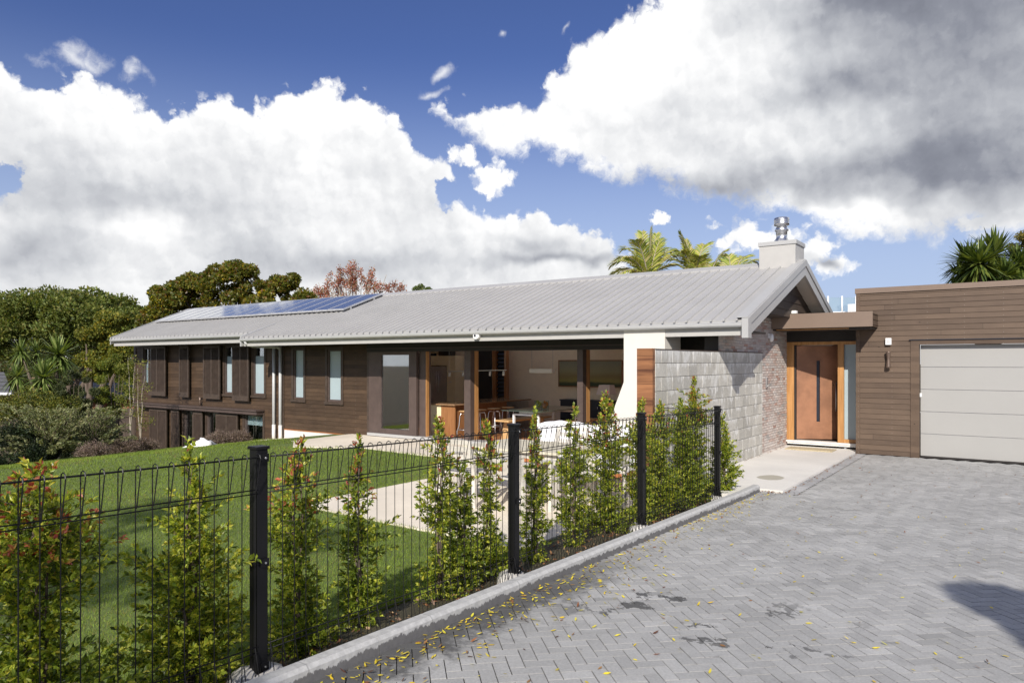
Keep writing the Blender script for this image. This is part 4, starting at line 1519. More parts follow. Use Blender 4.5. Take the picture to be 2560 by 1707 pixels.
# ================================================================== inside the open living room
FZ = -0.165
t = thing('kitchen_island', 'long timber kitchen island with a polished top behind the stools', 'kitchen island', (-11.4, 14.3, FZ))
B(-11.36, -10.93, 12.85, 12.89, FZ, 0.60).obj('end_panel', 'island_timber', t)
m = MB()
m.box(-11.02, -10.98, 12.90, 15.0, FZ, 0.60)
m.box(-11.80, -11.76, 12.90, 15.95, FZ, 0.60)
m.obj('side_panel', 'island_timber', t)
B(-11.86, -11.362, 12.86, 12.90, FZ, 0.60).obj('cabinet_end', 'kitchen_cream', t)
B(-11.02, -10.94, 15.02, 15.95, FZ, 0.585).obj('metal_panel', 'steel_brushed', t)
B(-11.92, -10.88, 12.78, 16.0, 0.60, 0.632).obj('top', 'kauri_top', t, bevel=0.004)


def stool(x, y, label):
    t = thing('bar_stool', label, 'stool', (0, 0, 0), 'bar stools along the kitchen island')
    sz = 0.67
    MB().lathe((0, 0, sz - 0.018), [(0.10, 0.0), (0.158, 0.004), (0.163, 0.012), (0.158, 0.020), (0.0, 0.022)], 20).obj('seat', 'bench_timber', t)
    MB().tube([(0, 0, sz - 0.02), (0, 0, sz - 0.17)], 0.012, 8).obj('screw_stem', 'steel', t)
    for k in range(4):
        a = math.pi / 4 + k * math.pi / 2
        c, s = math.cos(a), math.sin(a)
        MB().tube([(0.02 * c, 0.02 * s, sz - .075), (0.11 * c, 0.11 * s, sz - .07), (0.135 * c, 0.135 * s, sz - .11), (0.155 * c, 0.155 * s, 0.32), (0.20 * c, 0.20 * s, 0.20), (0.205 * c, 0.205 * s, 0.0)], 0.012, 8).obj('leg', 'steel', t)
    MB().tube([(0.195 * math.cos(q * math.pi / 8), 0.195 * math.sin(q * math.pi / 8), 0.24) for q in range(17)], 0.010, 6).obj('foot_ring', 'steel', t)
    t.location = (x, y, FZ)
    return t


s0 = stool(-10.47, 12.70, 'bar stool nearest the island end, half behind the first post')
for y, lab in ((13.22, 'second bar stool from the end, just right of the post'), (13.78, 'third bar stool along the kitchen island'), (14.36, 'farthest bar stool, beside the grey metal panel')):
    dup(s0, (-10.47, y, FZ), lab)

t = thing('dining_table', 'glass topped dining table on white square steel legs', 'table', (-8.95, 13.7, FZ))
B(-9.48, -8.42, 12.75, 14.75, 0.545, 0.560).obj('glass_top', 'table_glass', t)
B(-9.15, -8.75, 12.96, 14.54, 0.485, 0.543).obj('apron', 'white_paint_far', t)
for y in (12.90, 14.55):
    m = MB()
    m.box(-9.28, -9.24, y, y + .05, FZ, 0.48)
    m.box(-8.62, -8.58, y, y + .05, FZ, 0.48)
    m.box(-9.24, -8.62, y, y + .05, 0.445, 0.48)
    m.obj('leg_frame', 'white_paint_far', t)


def bench(x, label):
    t = thing('dining_bench', label, 'bench', (0, 0, 0), 'timber benches at the glass table')
    B(-0.19, 0.19, -0.9, 0.9, 0.445, 0.485).obj('seat', 'bench_timber', t, bevel=0.006)
    for y in (-0.62, 0.62):
        MB().hexa([(-0.20, y - .03, 0), (0.16, y - .03, 0), (0.16, y + .03, 0), (-0.20, y + .03, 0), (-0.11, y - .03, .444), (0.13, y - .03, .444), (0.13, y + .03, .444), (-0.11, y + .03, .444)]).obj('leg', 'bench_timber', t)
    t.location = x
    return t


b0 = bench((-9.55, 13.75, FZ), 'pale timber bench on the kitchen side of the glass table')
dup(b0, (-8.20, 13.75, FZ), 'pale timber bench on the near right side of the glass table')


def jar(x, mat_, label):
    t = thing('fruit_jar', label, 'jar', (x, 13.6, 0.56), 'glass fruit jars on the dining table')
    MB().lathe((x, 13.6, 0.561), [(0.02, 0.0), (0.082, 0.0), (0.086, 0.01), (0.086, 0.185), (0.082, 0.187), (0.080, 0.185), (0.080, 0.012), (0.02, 0.008)], 20).obj('jar_glass', 'clear_glass', t)
    r = random.Random(int(-x * 100))
    for k in range(13):
        a, rr = k * 2.4, 0.045 if k % 3 else 0.012
        c = (x + rr * math.cos(a), 13.6 + rr * math.sin(a), 0.60 + 0.030 * (k // 3) + r.uniform(0, .008))
        prof = [(0.031 * math.sin(math.pi * (i + 0.02) / 6.04), -0.031 * math.cos(math.pi * i / 6)) for i in range(7)]
        MB().lathe(c, prof, 10).obj('fruit', mat_, t)


jar(-9.06, 'fruit_green', 'glass jar of green fruit on the dining table')
jar(-8.87, 'fruit_orange', 'glass jar of oranges on the dining table')

t = thing('fridge_cabinet', 'cream kitchen cabinet tower round a stainless double fridge', 'kitchen cabinet', (-14.3, 16.3, FZ))
m = MB()
m.box(-14.83, -13.76, 16.2, 16.6, 1.53, 1.82)
m.box(-14.09, -13.76, 16.2, 16.6, FZ, 1.529)
m.box(-14.86, -14.80, 16.2, 16.6, FZ, 1.529)
m.obj('cabinet_body', 'kitchen_cream', t)
f = B(-14.795, -14.095, 16.19, 16.59, FZ + .08, 1.50).obj('fridge_door', 'steel_brushed', t)
m = MB()
for x in (-14.47, -14.38):
    m.tube([(x, 16.15, 0.70), (x, 16.15, 1.36)], 0.011, 8)
m.obj('fridge_handle', 'steel', f)
B(-13.99, -13.90, 16.18, 16.199, 1.02, 1.035).obj('cabinet_handle', 'steel', t)
B(-15.19, -14.87, 16.15, 16.6, FZ, 1.90).obj('side_cabinet', 'interior_dark', t)
t = thing('basket', 'dark box stored on top of the fridge cabinet', 'box', (-14.2, 16.4, 1.82))
B(-14.48, -14.0, 16.25, 16.5, 1.821, 1.95).obj('box_body', 'interior_dark', t, bevel=0.01)
B(-14.50, -13.98, 16.23, 16.52, 1.9515, 1.965).obj('box_lid', 'interior_dark', t)

t = thing('track_light', 'thin ceiling-hung light rail with five small spots over the island', 'track light', (-11.2, 14.0, 1.4))
MB().tube([(-12.18, 14.0, 1.385), (-10.25, 14.0, 1.437)], 0.010, 6).obj('rail', 'white_plastic', t)
for x in (-12.1, -10.3):
    MB().tube([(x, 14.0, 1.39), (x, 14.0, 3.18)], 0.003, 4).obj('cable', 'white_plastic', t)
for x in (-12.085, -11.63, -11.17, -10.76, -10.345):
    z = 1.385 + (x + 12.18) * 0.027
    sp = MB().tube([(x, 14.0, z - 0.035), (x + .006, 13.985, z - 0.135)], 0.028, 12).obj('spot', 'white_plastic', t)
    MB().tube([(x, 14.0, z - 0.005), (x, 14.0, z - 0.04)], 0.006, 6).obj('spot_stem', 'steel', sp)
t = thing('pendant_light', 'long white box pendant hanging over the dining table', 'pendant light', (-9.49, 14.4, 1.41))
B(-9.82, -9.15, 14.34, 14.46, 1.365, 1.465).obj('shade', 'white_plastic', t, bevel=0.006)
for x in (-9.78, -9.17):
    MB().tube([(x, 14.4, 1.465), (x, 14.4, 3.30)], 0.0035, 4).obj('cable', 'hinge_grey', t)
t = thing('painting', 'wide hazy landscape painting in a thin dark frame on the back wall', 'painting', (-9.45, 16.68, 1.33))
m = MB()
for a, b, c, d in ((-10.43, -8.47, .955, .98), (-10.43, -8.47, 1.66, 1.685), (-10.43, -10.405, .98, 1.66), (-8.495, -8.47, .98, 1.66)):
    m.box(a, b, 16.655, 16.698, c, d)
m.obj('frame', 'island_timber', t)
B(-10.404, -8.496, 16.665, 16.69, 0.981, 1.659).obj('canvas', 'landscape_paint', t)
t = thing('sideboard', 'low dark navy sideboard below the painting', 'sideboard', (-9.3, 16.45, FZ))
B(-10.14, -8.54, 16.30, 16.66, FZ + .06, 0.60).obj('carcass', 'navy_lacquer', t)
B(-10.16, -8.52, 16.28, 16.67, 0.601, 0.63).obj('top', 'navy_lacquer', t)
for k in range(4):
    x = -10.12 + k * 0.395
    dr = B(x, x + .385, 16.282, 16.298, FZ + .08, 0.58).obj('door', 'navy_lacquer', t)
    B(x + (0.33 if k % 2 == 0 else 0.03), x + (0.345 if k % 2 == 0 else 0.045), 16.268, 16.281, 0.42, 0.46).obj('handle', 'steel', dr)
t = thing('floor_lamp', 'floor lamp with a square tapered pinkish shade', 'lamp', (-8.31, 15.5, FZ))
m = MB()
m.hexa([(-8.50, 15.32, .835), (-8.125, 15.32, .835), (-8.125, 15.68, .835), (-8.50, 15.68, .835), (-8.455, 15.38, 1.07), (-8.17, 15.38, 1.07), (-8.17, 15.63, 1.07), (-8.455, 15.63, 1.07)])
m.obj('lamp_shade', 'lampshade', t)
MB().tube([(-8.31, 15.5, FZ + .02), (-8.31, 15.5, 0.87)], 0.016, 8).obj('stem', 'island_timber', t)
MB().lathe((-8.31, 15.5, FZ), [(0.15, 0), (0.15, 0.015), (0.03, 0.03)], 20).obj('base', 'interior_dark', t)

# ================================================================== patio furniture
PZ = -0.18


def cushion(name, x0, x1, y0, y1, z0, z1, parent, puff=0.035, seed=0, nx=14, ny=8, lean=0.0):
    """soft box: bulging faces, sunk seams, slight creases"""
    r = random.Random(seed)
    ph = [r.uniform(0, 6) for _ in range(6)]
    V, F = [], []
    def grid(fn, n1, n2):
        b = len(V)
        for i in range(n1 + 1):
            for j in range(n2 + 1):
                V.append(fn(i / n1, j / n2))
        for i in range(n1):
            for j in range(n2):
                F.append((b + i * (n2 + 1) + j, b + (i + 1) * (n2 + 1) + j, b + (i + 1) * (n2 + 1) + j + 1, b + i * (n2 + 1) + j + 1))
    def bulge(a, b):
        return (1 - (2 * a - 1) ** 4) * (1 - (2 * b - 1) ** 4)
    cr = lambda a, b: 0.010 * math.sin(a * 17 + ph[0] + 3 * b) + 0.008 * math.sin(b * 13 + ph[1] + a * 5)
    X = lambda a: x0 + (x1 - x0) * a
    Y = lambda b, c=0: y0 + (y1 - y0) * b + lean * c
    Z = lambda c: z0 + (z1 - z0) * c
    grid(lambda a, b: (X(a), Y(b, 1), z1 + bulge(a, b) * puff + cr(a, b) * bulge(a, b)), nx, ny)
    grid(lambda a, b: (X(a), Y(1 - b), z0), nx, ny)
    grid(lambda a, c: (X(a), y0 + lean * c - bulge(a, c) * (puff + cr(a, c)), Z(c)), nx, ny)
    grid(lambda a, c: (X(1 - a), y1 + lean * c + bulge(a, c) * puff, Z(c)), nx, ny)
    grid(lambda b, c: (x1 + bulge(b, c) * (puff * .6 + cr(b, c) * .5), Y(b, c), Z(c)), nx, ny)
    grid(lambda b, c: (x0 - bulge(b, c) * puff * .6, Y(1 - b, c), Z(c)), nx, ny)
    return mesh_np(name, V, np.array(F), 'white_cotton', smooth=True, parent=parent)


t = thing('outdoor_sofa', 'wide timber outdoor sofa with large white back cushions on the patio', 'sofa', (-5.9, 10.2, PZ))
m = MB()
m.box(-7.0, -4.9, 9.78, 9.83, PZ + .14, PZ + .22)
m.box(-7.0, -4.9, 10.68, 10.72, PZ + .14, PZ + .50)
m.box(-7.0, -6.95, 9.83, 10.68, PZ + .14, PZ + .22)
m.box(-4.95, -4.9, 9.83, 10.68, PZ + .14, PZ + .22)
m.box(-7.02, -6.93, 9.76, 10.72, PZ + .44, PZ + .475)
m.obj('timber_frame', 'sofa_timber', t, bevel=0.004)
for x, y in ((-6.97, 9.80), (-4.93, 9.80), (-6.97, 10.68), (-4.93, 10.68)):
    B(x - .03, x + .03, y - .03, y + .03, PZ, PZ + .435).obj('leg', 'sofa_timber', t)
cushion('seat_cushion', -6.93, -4.96, 9.80, 10.45, PZ + .225, PZ + .34, t, 0.02, 1)
cushion('back_cushion', -6.92, -6.00, 10.30, 10.55, PZ + .30, PZ + .73, t, 0.05, 2, lean=.12)
cushion('back_cushion', -5.97, -4.97, 10.30, 10.55, PZ + .30, PZ + .72, t, 0.05, 3, lean=.12)

t = thing('outdoor_ottoman', 'low timber ottoman with a white cushion in front of the sofa', 'ottoman', (-4.95, 9.2, PZ))
m = MB()
for a in ((-5.36, -4.50, 8.90, 8.94), (-5.36, -4.50, 9.50, 9.54)):
    m.box(*a, PZ + .20, PZ + .255)
m.box(-5.36, -5.32, 8.94, 9.50, PZ + .20, PZ + .255)
m.box(-4.54, -4.50, 8.94, 9.50, PZ + .20, PZ + .255)
m.obj('timber_frame', 'sofa_timber', t, bevel=0.003)
for x in (-5.34, -4.52):
    for y in (8.92, 9.52):
        B(x - .025, x + .025, y - .025, y + .025, PZ, PZ + .199).obj('leg', 'sofa_timber', t)
cushion('seat_cushion', -5.35, -4.51, 8.91, 9.53, PZ + .257, PZ + .37, t, 0.03, 5)

t = thing('patio_table', 'bleached slatted timber patio table seen through the fence', 'table', (-5.4, 7.9, PZ))
m = MB()
for k in range(8):
    m.box(-6.15 + k * 0.19, -5.97 + k * 0.19 + .002, 7.40, 8.45, PZ + .66, PZ + .69)
m.obj('table_top', 'table_cream', t)
m = MB()
m.box(-6.08, -4.70, 7.47, 7.50, PZ + .58, PZ + .655)
m.box(-6.08, -4.70, 8.35, 8.38, PZ + .58, PZ + .655)
m.obj('apron', 'bleached_timber', t)
for x in (-6.08, -4.76):
    for y in (7.47, 8.32):
        B(x, x + .06, y, y + .06, PZ, PZ + .575).obj('leg', 'bleached_timber', t)


def chair(label, loc, rz):
    """open-armed slatted chair; local front is +Y, the back leans to -Y"""
    t = thing('patio_chair', label, 'chair', (0, 0, 0), 'bleached timber chairs at the patio table')
    W, D, SH = 0.25, 0.24, 0.40
    for sx in (-1, 1):
        x = sx * W
        MB().hexa([(x - .022, -D - .025, 0), (x + .022, -D - .025, 0), (x + .022, -D + .02, 0), (x - .022, -D + .02, 0), (x - .022, -D - .03, .42), (x + .022, -D - .03, .42), (x + .022, -D + .02, .42), (x - .022, -D + .02, .42)]).obj('leg', 'bleached_timber', t)
        MB().hexa([(x - .022, -D - .03, .421), (x + .022, -D - .03, .421), (x + .022, -D + .02, .421), (x - .022, -D + .02, .421), (x - .022, -D - .15, .84), (x + .022, -D - .15, .84), (x + .022, -D - .11, .84), (x - .022, -D - .11, .84)]).obj('back_post', 'bleached_timber', t)
        B(x - .022, x + .022, D - .02, D + .025, 0, .60).obj('leg', 'bleached_timber', t)
        B(x - .035, x + .035, -D - .05, D + .05, .601, .625).obj('arm_rest', 'bleached_timber', t)
    m = MB()
    for k in range(6):
        m.box(-W + .023, W - .023, -D + .02 + k * .078, -D + .085 + k * .078, SH, SH + .018)
    m.obj('seat', 'bleached_timber', t)
    m = MB()
    for z, o in ((.50, -.04), (.60, -.065), (.70, -.09), (.79, -.115)):
        m.hexa([(-W + .023, -D + o - .01, z), (W - .023, -D + o - .01, z), (W - .023, -D + o + .01, z), (-W + .023, -D + o + .01, z), (-W + .023, -D + o - .03, z + .06), (W - .023, -D + o - .03, z + .06), (W - .023, -D + o - .01, z + .06), (-W + .023, -D + o - .01, z + .06)])
    m.obj('backrest', 'bleached_timber', t)
    t.location = loc
    t.rotation_euler = (0, 0, rz)
    return t


c0 = chair('bleached timber chair at the left end of the patio table', (-5.83, 7.10, PZ), R(8))
dup(c0, (-4.95, 7.08, PZ), 'bleached timber chair close behind the middle fence post', R(-10))
dup(c0, (-4.40, 7.95, PZ), 'bleached timber chair leaning back at the right end of the table', R(82))
dup(c0, (-5.45, 8.75, PZ), 'bleached timber chair on the house side of the patio table', R(180))

# crumpled white cushion out on the lawn
t = thing('beanbag', 'crumpled white beanbag lying on the lawn by the lower doors', 'beanbag', at(500, 1132, 17.6))
bx, by, bz = t.location
V, F = [], []
rr = random.Random(5)
n1, n2 = 18, 10
for i in range(n1):
    a = 2 * math.pi * i / n1
    for j in range(n2 + 1):
        p = math.pi * j / n2
        k = 1 + 0.13 * math.sin(5 * a + 2 * p) + 0.10 * math.sin(3 * a + 7 * p) + rr.uniform(-.04, .04)
        V.append((bx + 0.48 * k * math.sin(p) * math.cos(a), by + 0.33 * k * math.sin(p) * math.sin(a), bz + 0.12 + 0.17 * k * math.cos(p) + 0.07 * math.cos(a)))
for i in range(n1):
    for j in range(n2):
        F.append((i * (n2 + 1) + j, i * (n2 + 1) + j + 1, ((i + 1) % n1) * (n2 + 1) + j + 1, ((i + 1) % n1) * (n2 + 1) + j))
mesh_np('cover', V, np.array(F), 'white_cotton', smooth=True, parent=t)

# ================================================================== vegetation
def unit(a):
    return a / np.maximum(np.linalg.norm(a, axis=-1, keepdims=True), 1e-6)


def leaf_cards(rng, P, D, length, width, col, fold=0.25):
    """folded pointed leaves (8 corners, 4 faces) at P pointing along D"""
    n = len(P)
    D = unit(D)
    side = unit(np.cross(D, unit(rng.normal(size=(n, 3)) + np.array([0, 0, 1.2]))))
    nrm = np.cross(side, D)
    L = (length * rng.uniform(0.7, 1.25, n))[:, None]
    W = (width * rng.uniform(0.75, 1.2, n))[:, None]
    cv = (rng.uniform(0.05, 0.28, n))[:, None]
    base = P
    m = P + D * L * 0.5 + nrm * L * cv * 0.35
    tip = P + D * L - nrm * L * cv * 0.4
    f = fold * W
    a1 = P + D * L * 0.28 + side * W * 0.42 + nrm * f * 0.6
    b1 = P + D * L * 0.28 - side * W * 0.42 + nrm * f * 0.6
    a2 = P + D * L * 0.62 + side * W * 0.40 + nrm * (f + L * cv * 0.2)
    b2 = P + D * L * 0.62 - side * W * 0.40 + nrm * (f + L * cv * 0.2)
    V = np.stack([base, a1, a2, tip, b2, b1, m], 1).reshape(-1, 3)
    o = (np.arange(n) * 7)[:, None]
    F = np.concatenate([o + np.array([[0, 1, 2, 6]]), o + np.array([[6, 2, 3, 3]])[:, :4], o + np.array([[0, 6, 4, 5]])], 0)
    # tip halves as quads: (m, a2, tip, b2)
    F = np.concatenate([o + np.array([[0, 1, 2, 6]]), o + np.array([[6, 2, 3, 4]]), o + np.array([[0, 6, 4, 5]])], 0)
    return V, F, np.repeat(col, 7, 0)


def quads(rng, P, D, size, col, aspect=0.55):
    """simple four-cornered leaves for far crowns"""
    n = len(P)
    D = unit(D)
    side = unit(np.cross(D, rng.normal(size=(n, 3))))
    s = (size * rng.uniform(0.6, 1.3, n))[:, None]
    V = np.stack([P - D * s * .5, P + side * s * aspect * .5, P + D * s * .5, P - side * s * aspect * .5], 1).reshape(-1, 3)
    F = (np.arange(n) * 4)[:, None] + np.array([[0, 1, 2, 3]])
    return V, F, np.repeat(col, 4, 0)


def palette(rng, n, cols, weights, jitter=0.18):
    c = np.array(cols)[rng.choice(len(cols), n, p=np.array(weights) / sum(weights))]
    return c * rng.uniform(1 - jitter, 1 + jitter, (n, 1)) * rng.uniform(0.93, 1.07, (n, 3))


G_DK, G_MD, G_LT, G_YL = (0.065, 0.098, 0.015), (0.145, 0.195, 0.024), (0.27, 0.325, 0.040), (0.46, 0.47, 0.065)
RED1, RED2, ORG = (0.30, 0.06, 0.05), (0.45, 0.15, 0.09), (0.45, 0.27, 0.08)


def hedge_shrub(x, y, top, half, seed, label, red=0.5, lime=0.25, gaps=0.5, lean=(0, 0), skirt=1.0):
    rng = np.random.default_rng(seed)
    gz = max(ground_z(x, y), -0.2) - 0.01
    H = top - gz
    t = thing('lilly_pilly', label, 'shrub', (x, y, gz), 'young screening shrubs along the wire fence')
    st = MB()
    tips = []
    nst = 3
    for k in range(nst):
        a = rng.uniform(0, 6.28)
        pts = []
        hk = H * (1.0 if k == 0 else rng.uniform(0.80, 0.95))
        for i in range(9):
            f = i / 8
            r_ = half * (0.07 + 0.20 * f) * (0 if k == 0 else 1)
            pts.append((x + lean[0] * f + math.cos(a) * r_ + rng.normal() * 0.012, y + lean[1] * f + math.sin(a) * r_ + rng.normal() * 0.012, gz + hk * f * 0.97))
        st.tube(pts, [0.009 * (1 - 0.8 * i / 8) + 0.002 for i in range(9)], 5)
        tips.append(pts)
    # silhouette: alternating full and pinched levels
    lv = rng.uniform(0, 6.28, 3)
    def prof(f):
        p = (0.90 - 0.22 * f ** 2) * (0.80 + 0.30 * np.sin(f * 7 + lv[0]) + 0.18 * np.sin(f * 17 + lv[1]))
        p = p * np.where(f < 0.28, 1 + skirt * (0.28 - f) * 2.8, 1)
        return half * 1.30 * np.clip(p, 0.22, 1.9) * np.where(f > 0.86, np.clip((1.04 - f) / 0.17, 0.25, 1), 1)
    nb = int(450 * H * (half / 0.2) ** 0.8)
    P, D, HF, TW = [], [], [], []
    for b in range(nb):
        f = rng.uniform(0.0, 1.0) ** 1.22
        if rng.uniform() < gaps * (0.4 + 0.4 * math.sin(f * 15 + lv[2])):
            continue
        a = rng.uniform(0, 6.28)
        src = tips[rng.integers(nst)]
        i = min(7, int(f * 8))
        base = np.array(src[i]) * (1 - (f * 8 - i)) + np.array(src[i + 1]) * (f * 8 - i) if f * 8 < 8 else np.array(src[8])
        R_ = float(prof(np.array(f))) * rng.uniform(0.35, 1.15)
        up = R_ * rng.uniform(0.15, 0.75)
        tip = base + np.array([math.cos(a) * R_, math.sin(a) * R_, up - 0.02])
        if rng.uniform() < 0.10:
            tip = tip + (tip - base) * 0.5
        if f > 0.9:
            tip = base + np.array([math.cos(a) * R_ * .6, math.sin(a) * R_ * .6, rng.uniform(0.03, 0.13)])
        if b % 3 == 0:
            st.tube([tuple(base), tuple((base + tip) / 2 + np.array([0, 0, -0.008])), tuple(tip)], [0.003, 0.002, 0.001], 3, caps=False)
        dirn = unit(tip - base)
        ll = np.linalg.norm(tip - base)
        nl = max(5, int(ll / 0.0125))
        for q in range(nl):
            s = 0.25 + 0.75 * (q + 0.5) / nl
            p = base + (tip - base) * s
            sd = unit(np.cross(dirn, rng.normal(size=3)))
            P.append(p)
            D.append(sd + dirn * (0.45 + 0.8 * (q / nl)) + np.array([0, 0, 0.15]))
            HF.append(f)
            TW.append(s)
        for q in range(3):
            P.append(tip)
            D.append(dirn + rng.normal(size=3) * 0.55)
            HF.append(f)
            TW.append(1.1)
    P, D, HF, TW = np.array(P), np.array(D), np.array(HF), np.array(TW)
    n = len(P)
    col = palette(rng, n, [G_DK, G_MD, G_LT, G_YL], [0.22, 0.40, 0.30, lime * 0.6])
    young = (TW > 0.93) & (HF > 0.93 - 0.22 * red) & (rng.uniform(size=n) < red * 0.6)
    col[young] = palette(rng, int(young.sum()), [RED1, RED2, ORG, G_YL], [0.35, 0.3, 0.2, 0.15])
    lim = (TW > 0.85) & (rng.uniform(size=n) < lime) & ~young
    col[lim] = palette(rng, int(lim.sum()), [G_YL, G_LT], [0.6, 0.4])
    V, F, C = leaf_cards(rng, P, D, 0.038, 0.018, col)
    mesh_np('foliage', V, F, 'leaf_gloss', C, parent=t)
    st.obj('stem', 'bark_brown', t)
    return t


SH = [(-3.50, 1.30, 1.17, .26, 'big red-tipped shrub at the left edge of the picture', 1.0, .22, .15),
      (-3.56, 2.03, 1.13, .225, 'broad lime-green shrub just left of the nearest post', .12, .50, .30),
      (-3.50, 2.70, 1.10, .17, 'shrub with orange tips right of the nearest post', .8, .25, .35),
      (-3.54, 3.20, 1.08, .13, 'narrow waisted shrub in front of the concrete patio corner', .8, .15, .45),
      (-3.48, 3.90, 1.17, .125, 'shrub with loose pink tips in front of the kitchen island', .7, .40, .5),
      (-3.52, 4.22, 0.80, .15, 'dark low shrub filling the gap between two tall ones', .1, .15, .3),
      (-3.55, 4.58, 1.09, .115, 'reddish shrub against the left side of the middle post', .9, .25, .30),
      (-3.50, 5.20, 1.14, .11, 'shrub in front of the white sofa, right of the middle post', .7, .35, .5),
      (-3.52, 5.90, 1.17, .14, 'dense green shrub in front of the sofa back', .5, .30, .35),
      (-3.56, 6.62, 1.24, .18, 'olive shrub with coral tips just left of the third post', .9, .35, .15),
      (-3.48, 7.35, 1.17, .17, 'shrub beside the red timber wall end', .5, .40, .25),
      (-3.52, 7.95, 1.10, .18, 'bushy green shrub between the last two posts', .4, .30, .15),
      (-3.50, 8.50, 1.08, .20, 'dark green shrub close to the last post', .3, .20, .15),
      (-3.60, 9.22, 1.38, .18, 'tallest shrub with coppery tips in front of the block wall', .9, .30, .2),
      (-3.34, 9.62, 0.86, .16, 'shrub poking out right of the last fence post', .2, .30, .15)]
for i, (x, y, tp, hf_, lab, rd, lm, gp) in enumerate(SH):
    hedge_shrub(x, y, tp, hf_, 40 + i, lab, rd, lm, gp)


def crown(t, clumps, n, size, cols, weights, seed, mat='leaf_far', aspect=0.55, shell=0.55, name='crown', up=0.3):
    """leaf cards on and inside many small clumps; clumps = array of (x, y, z, r, squash)"""
    rng = np.random.default_rng(seed)
    cl = np.array(clumps)
    wts = cl[:, 3] ** 2
    idx = rng.choice(len(cl), n, p=wts / wts.sum())
    d = unit(rng.normal(size=(n, 3)))
    r = cl[idx, 3] * (shell + (1.05 - shell) * rng.uniform(size=n) ** 0.7)
    P = cl[idx, :3] + d * r[:, None] * np.stack([np.ones(n), np.ones(n), cl[idx, 4]], 1)
    D = d + rng.normal(size=(n, 3)) * 0.8 + np.array([0, 0, up])
    ct = rng.uniform(0.78, 1.22, (len(cl), 1))[idx]
    col = palette(rng, n, cols, weights) * ct
    V, F, C = quads(rng, P, D, size, col, aspect)
    return mesh_np(name, V, F, mat, C, parent=t)


def ell_clumps(c, rad, n, cr, seed, top_only=True, squash=0.7, ax=None):
    """clump centres over an ellipsoid, more of them on its upper surface"""
    r = random.Random(seed)
    out = []
    while len(out) < n:
        d = Vector((r.gauss(0, 1), r.gauss(0, 1), r.gauss(0, 1))).normalized()
        if top_only and d.z < -0.25:
            continue
        k = r.uniform(0.72, 1.0)
        p = Vector((d.x * rad[0], d.y * rad[1], d.z * rad[2])) * k
        q = Vector((CC * p.x - SS * p.y, SS * p.x + CC * p.y, p.z)) + Vector(c)     # local x across the view
        out.append((q.x, q.y, q.z, cr * r.uniform(0.6, 1.25), squash))
    return out


def limbs(t, base, targets, r0, mat='bark_brown', seed=1, fork=0.35):
    r = random.Random(seed)
    m = MB()
    b = Vector(base)
    for tg in targets:
        tg = Vector(tg)
        k = b.lerp(tg, fork)
        k.x = b.x * .6 + k.x * .4
        k.y = b.y * .6 + k.y * .4
        pts, rs = [], []
        for i in range(9):
            f = i / 8
            p = (b * (1 - f) + k * f) * (1 - f) + (k * (1 - f) + tg * f) * f
            p = p + Vector((r.uniform(-1, 1), r.uniform(-1, 1), r.uniform(-.5, .5))) * 0.05 * (f * (1 - f) * 4) * (tg - b).length * 0.3
            pts.append(p)
            rs.append(r0 * (1 - 0.85 * f))
        m.tube(pts, rs, 6)
    return m.obj('trunk', mat, t)


def gz_at(p, drop=0.0):
    return ground_z(p.x, p.y) - drop


# broad dome tree far left
c = at(150, 830, 44)
t = thing('dome_tree', 'broad dark green dome shaped tree against the clouds at far left', 'tree', (c.x, c.y, gz_at(c)))
cl = ell_clumps(c, (6.1, 4.5, 2.75), 150, 0.95, 5, squash=0.55)
cl += ell_clumps(c + Vector((0, 0, -.2)), (5.2, 3.6, 1.8), 90, 0.9, 6, False, 0.5)
crown(t, cl, 95000, 0.19, [(0.075, 0.105, 0.022), (0.130, 0.160, 0.032), (0.20, 0.20, 0.05)], [.35, .45, .2], 1)
limbs(t, (c.x + .8, c.y, gz_at(c)), [at(40, 850, 44), at(110, 830, 43), at(190, 820, 44), at(250, 840, 45), at(310, 840, 44)], 0.28, seed=3)

# looser tree in front of it, beside the house end
c = at(285, 905, 34)
t = thing('loose_tree', 'yellow-green loose limbed tree leaning beside the end of the house', 'tree', (c.x, c.y, gz_at(c)))
cl = []
for (px, py, r, k) in ((250, 840, .9, 7), (300, 850, .8, 6), (225, 890, .6, 5), (270, 915, .75, 7), (320, 925, .5, 5), (235, 940, .5, 4), (300, 880, .8, 6), (200, 905, .45, 3), (255, 800, .8, 5), (335, 870, .5, 4)):
    cl += ell_clumps(at(px, py, 34), (r, r, r * .5), k, .42, px)
crown(t, cl, 44000, 0.13, [(0.085, 0.105, 0.018), (0.15, 0.165, 0.024), (0.27, 0.25, 0.04), (0.45, 0.34, 0.04)], [.35, .4, .2, .05], 2)
limbs(t, at(222, 1060, 34), [at(215, 860, 34), at(232, 880, 34)], 0.17, seed=4, fork=.6)
limbs(t, at(240, 1050, 33.6), [at(300, 880, 34), at(330, 880, 34), at(275, 900, 34)], 0.16, seed=5, fork=.5)

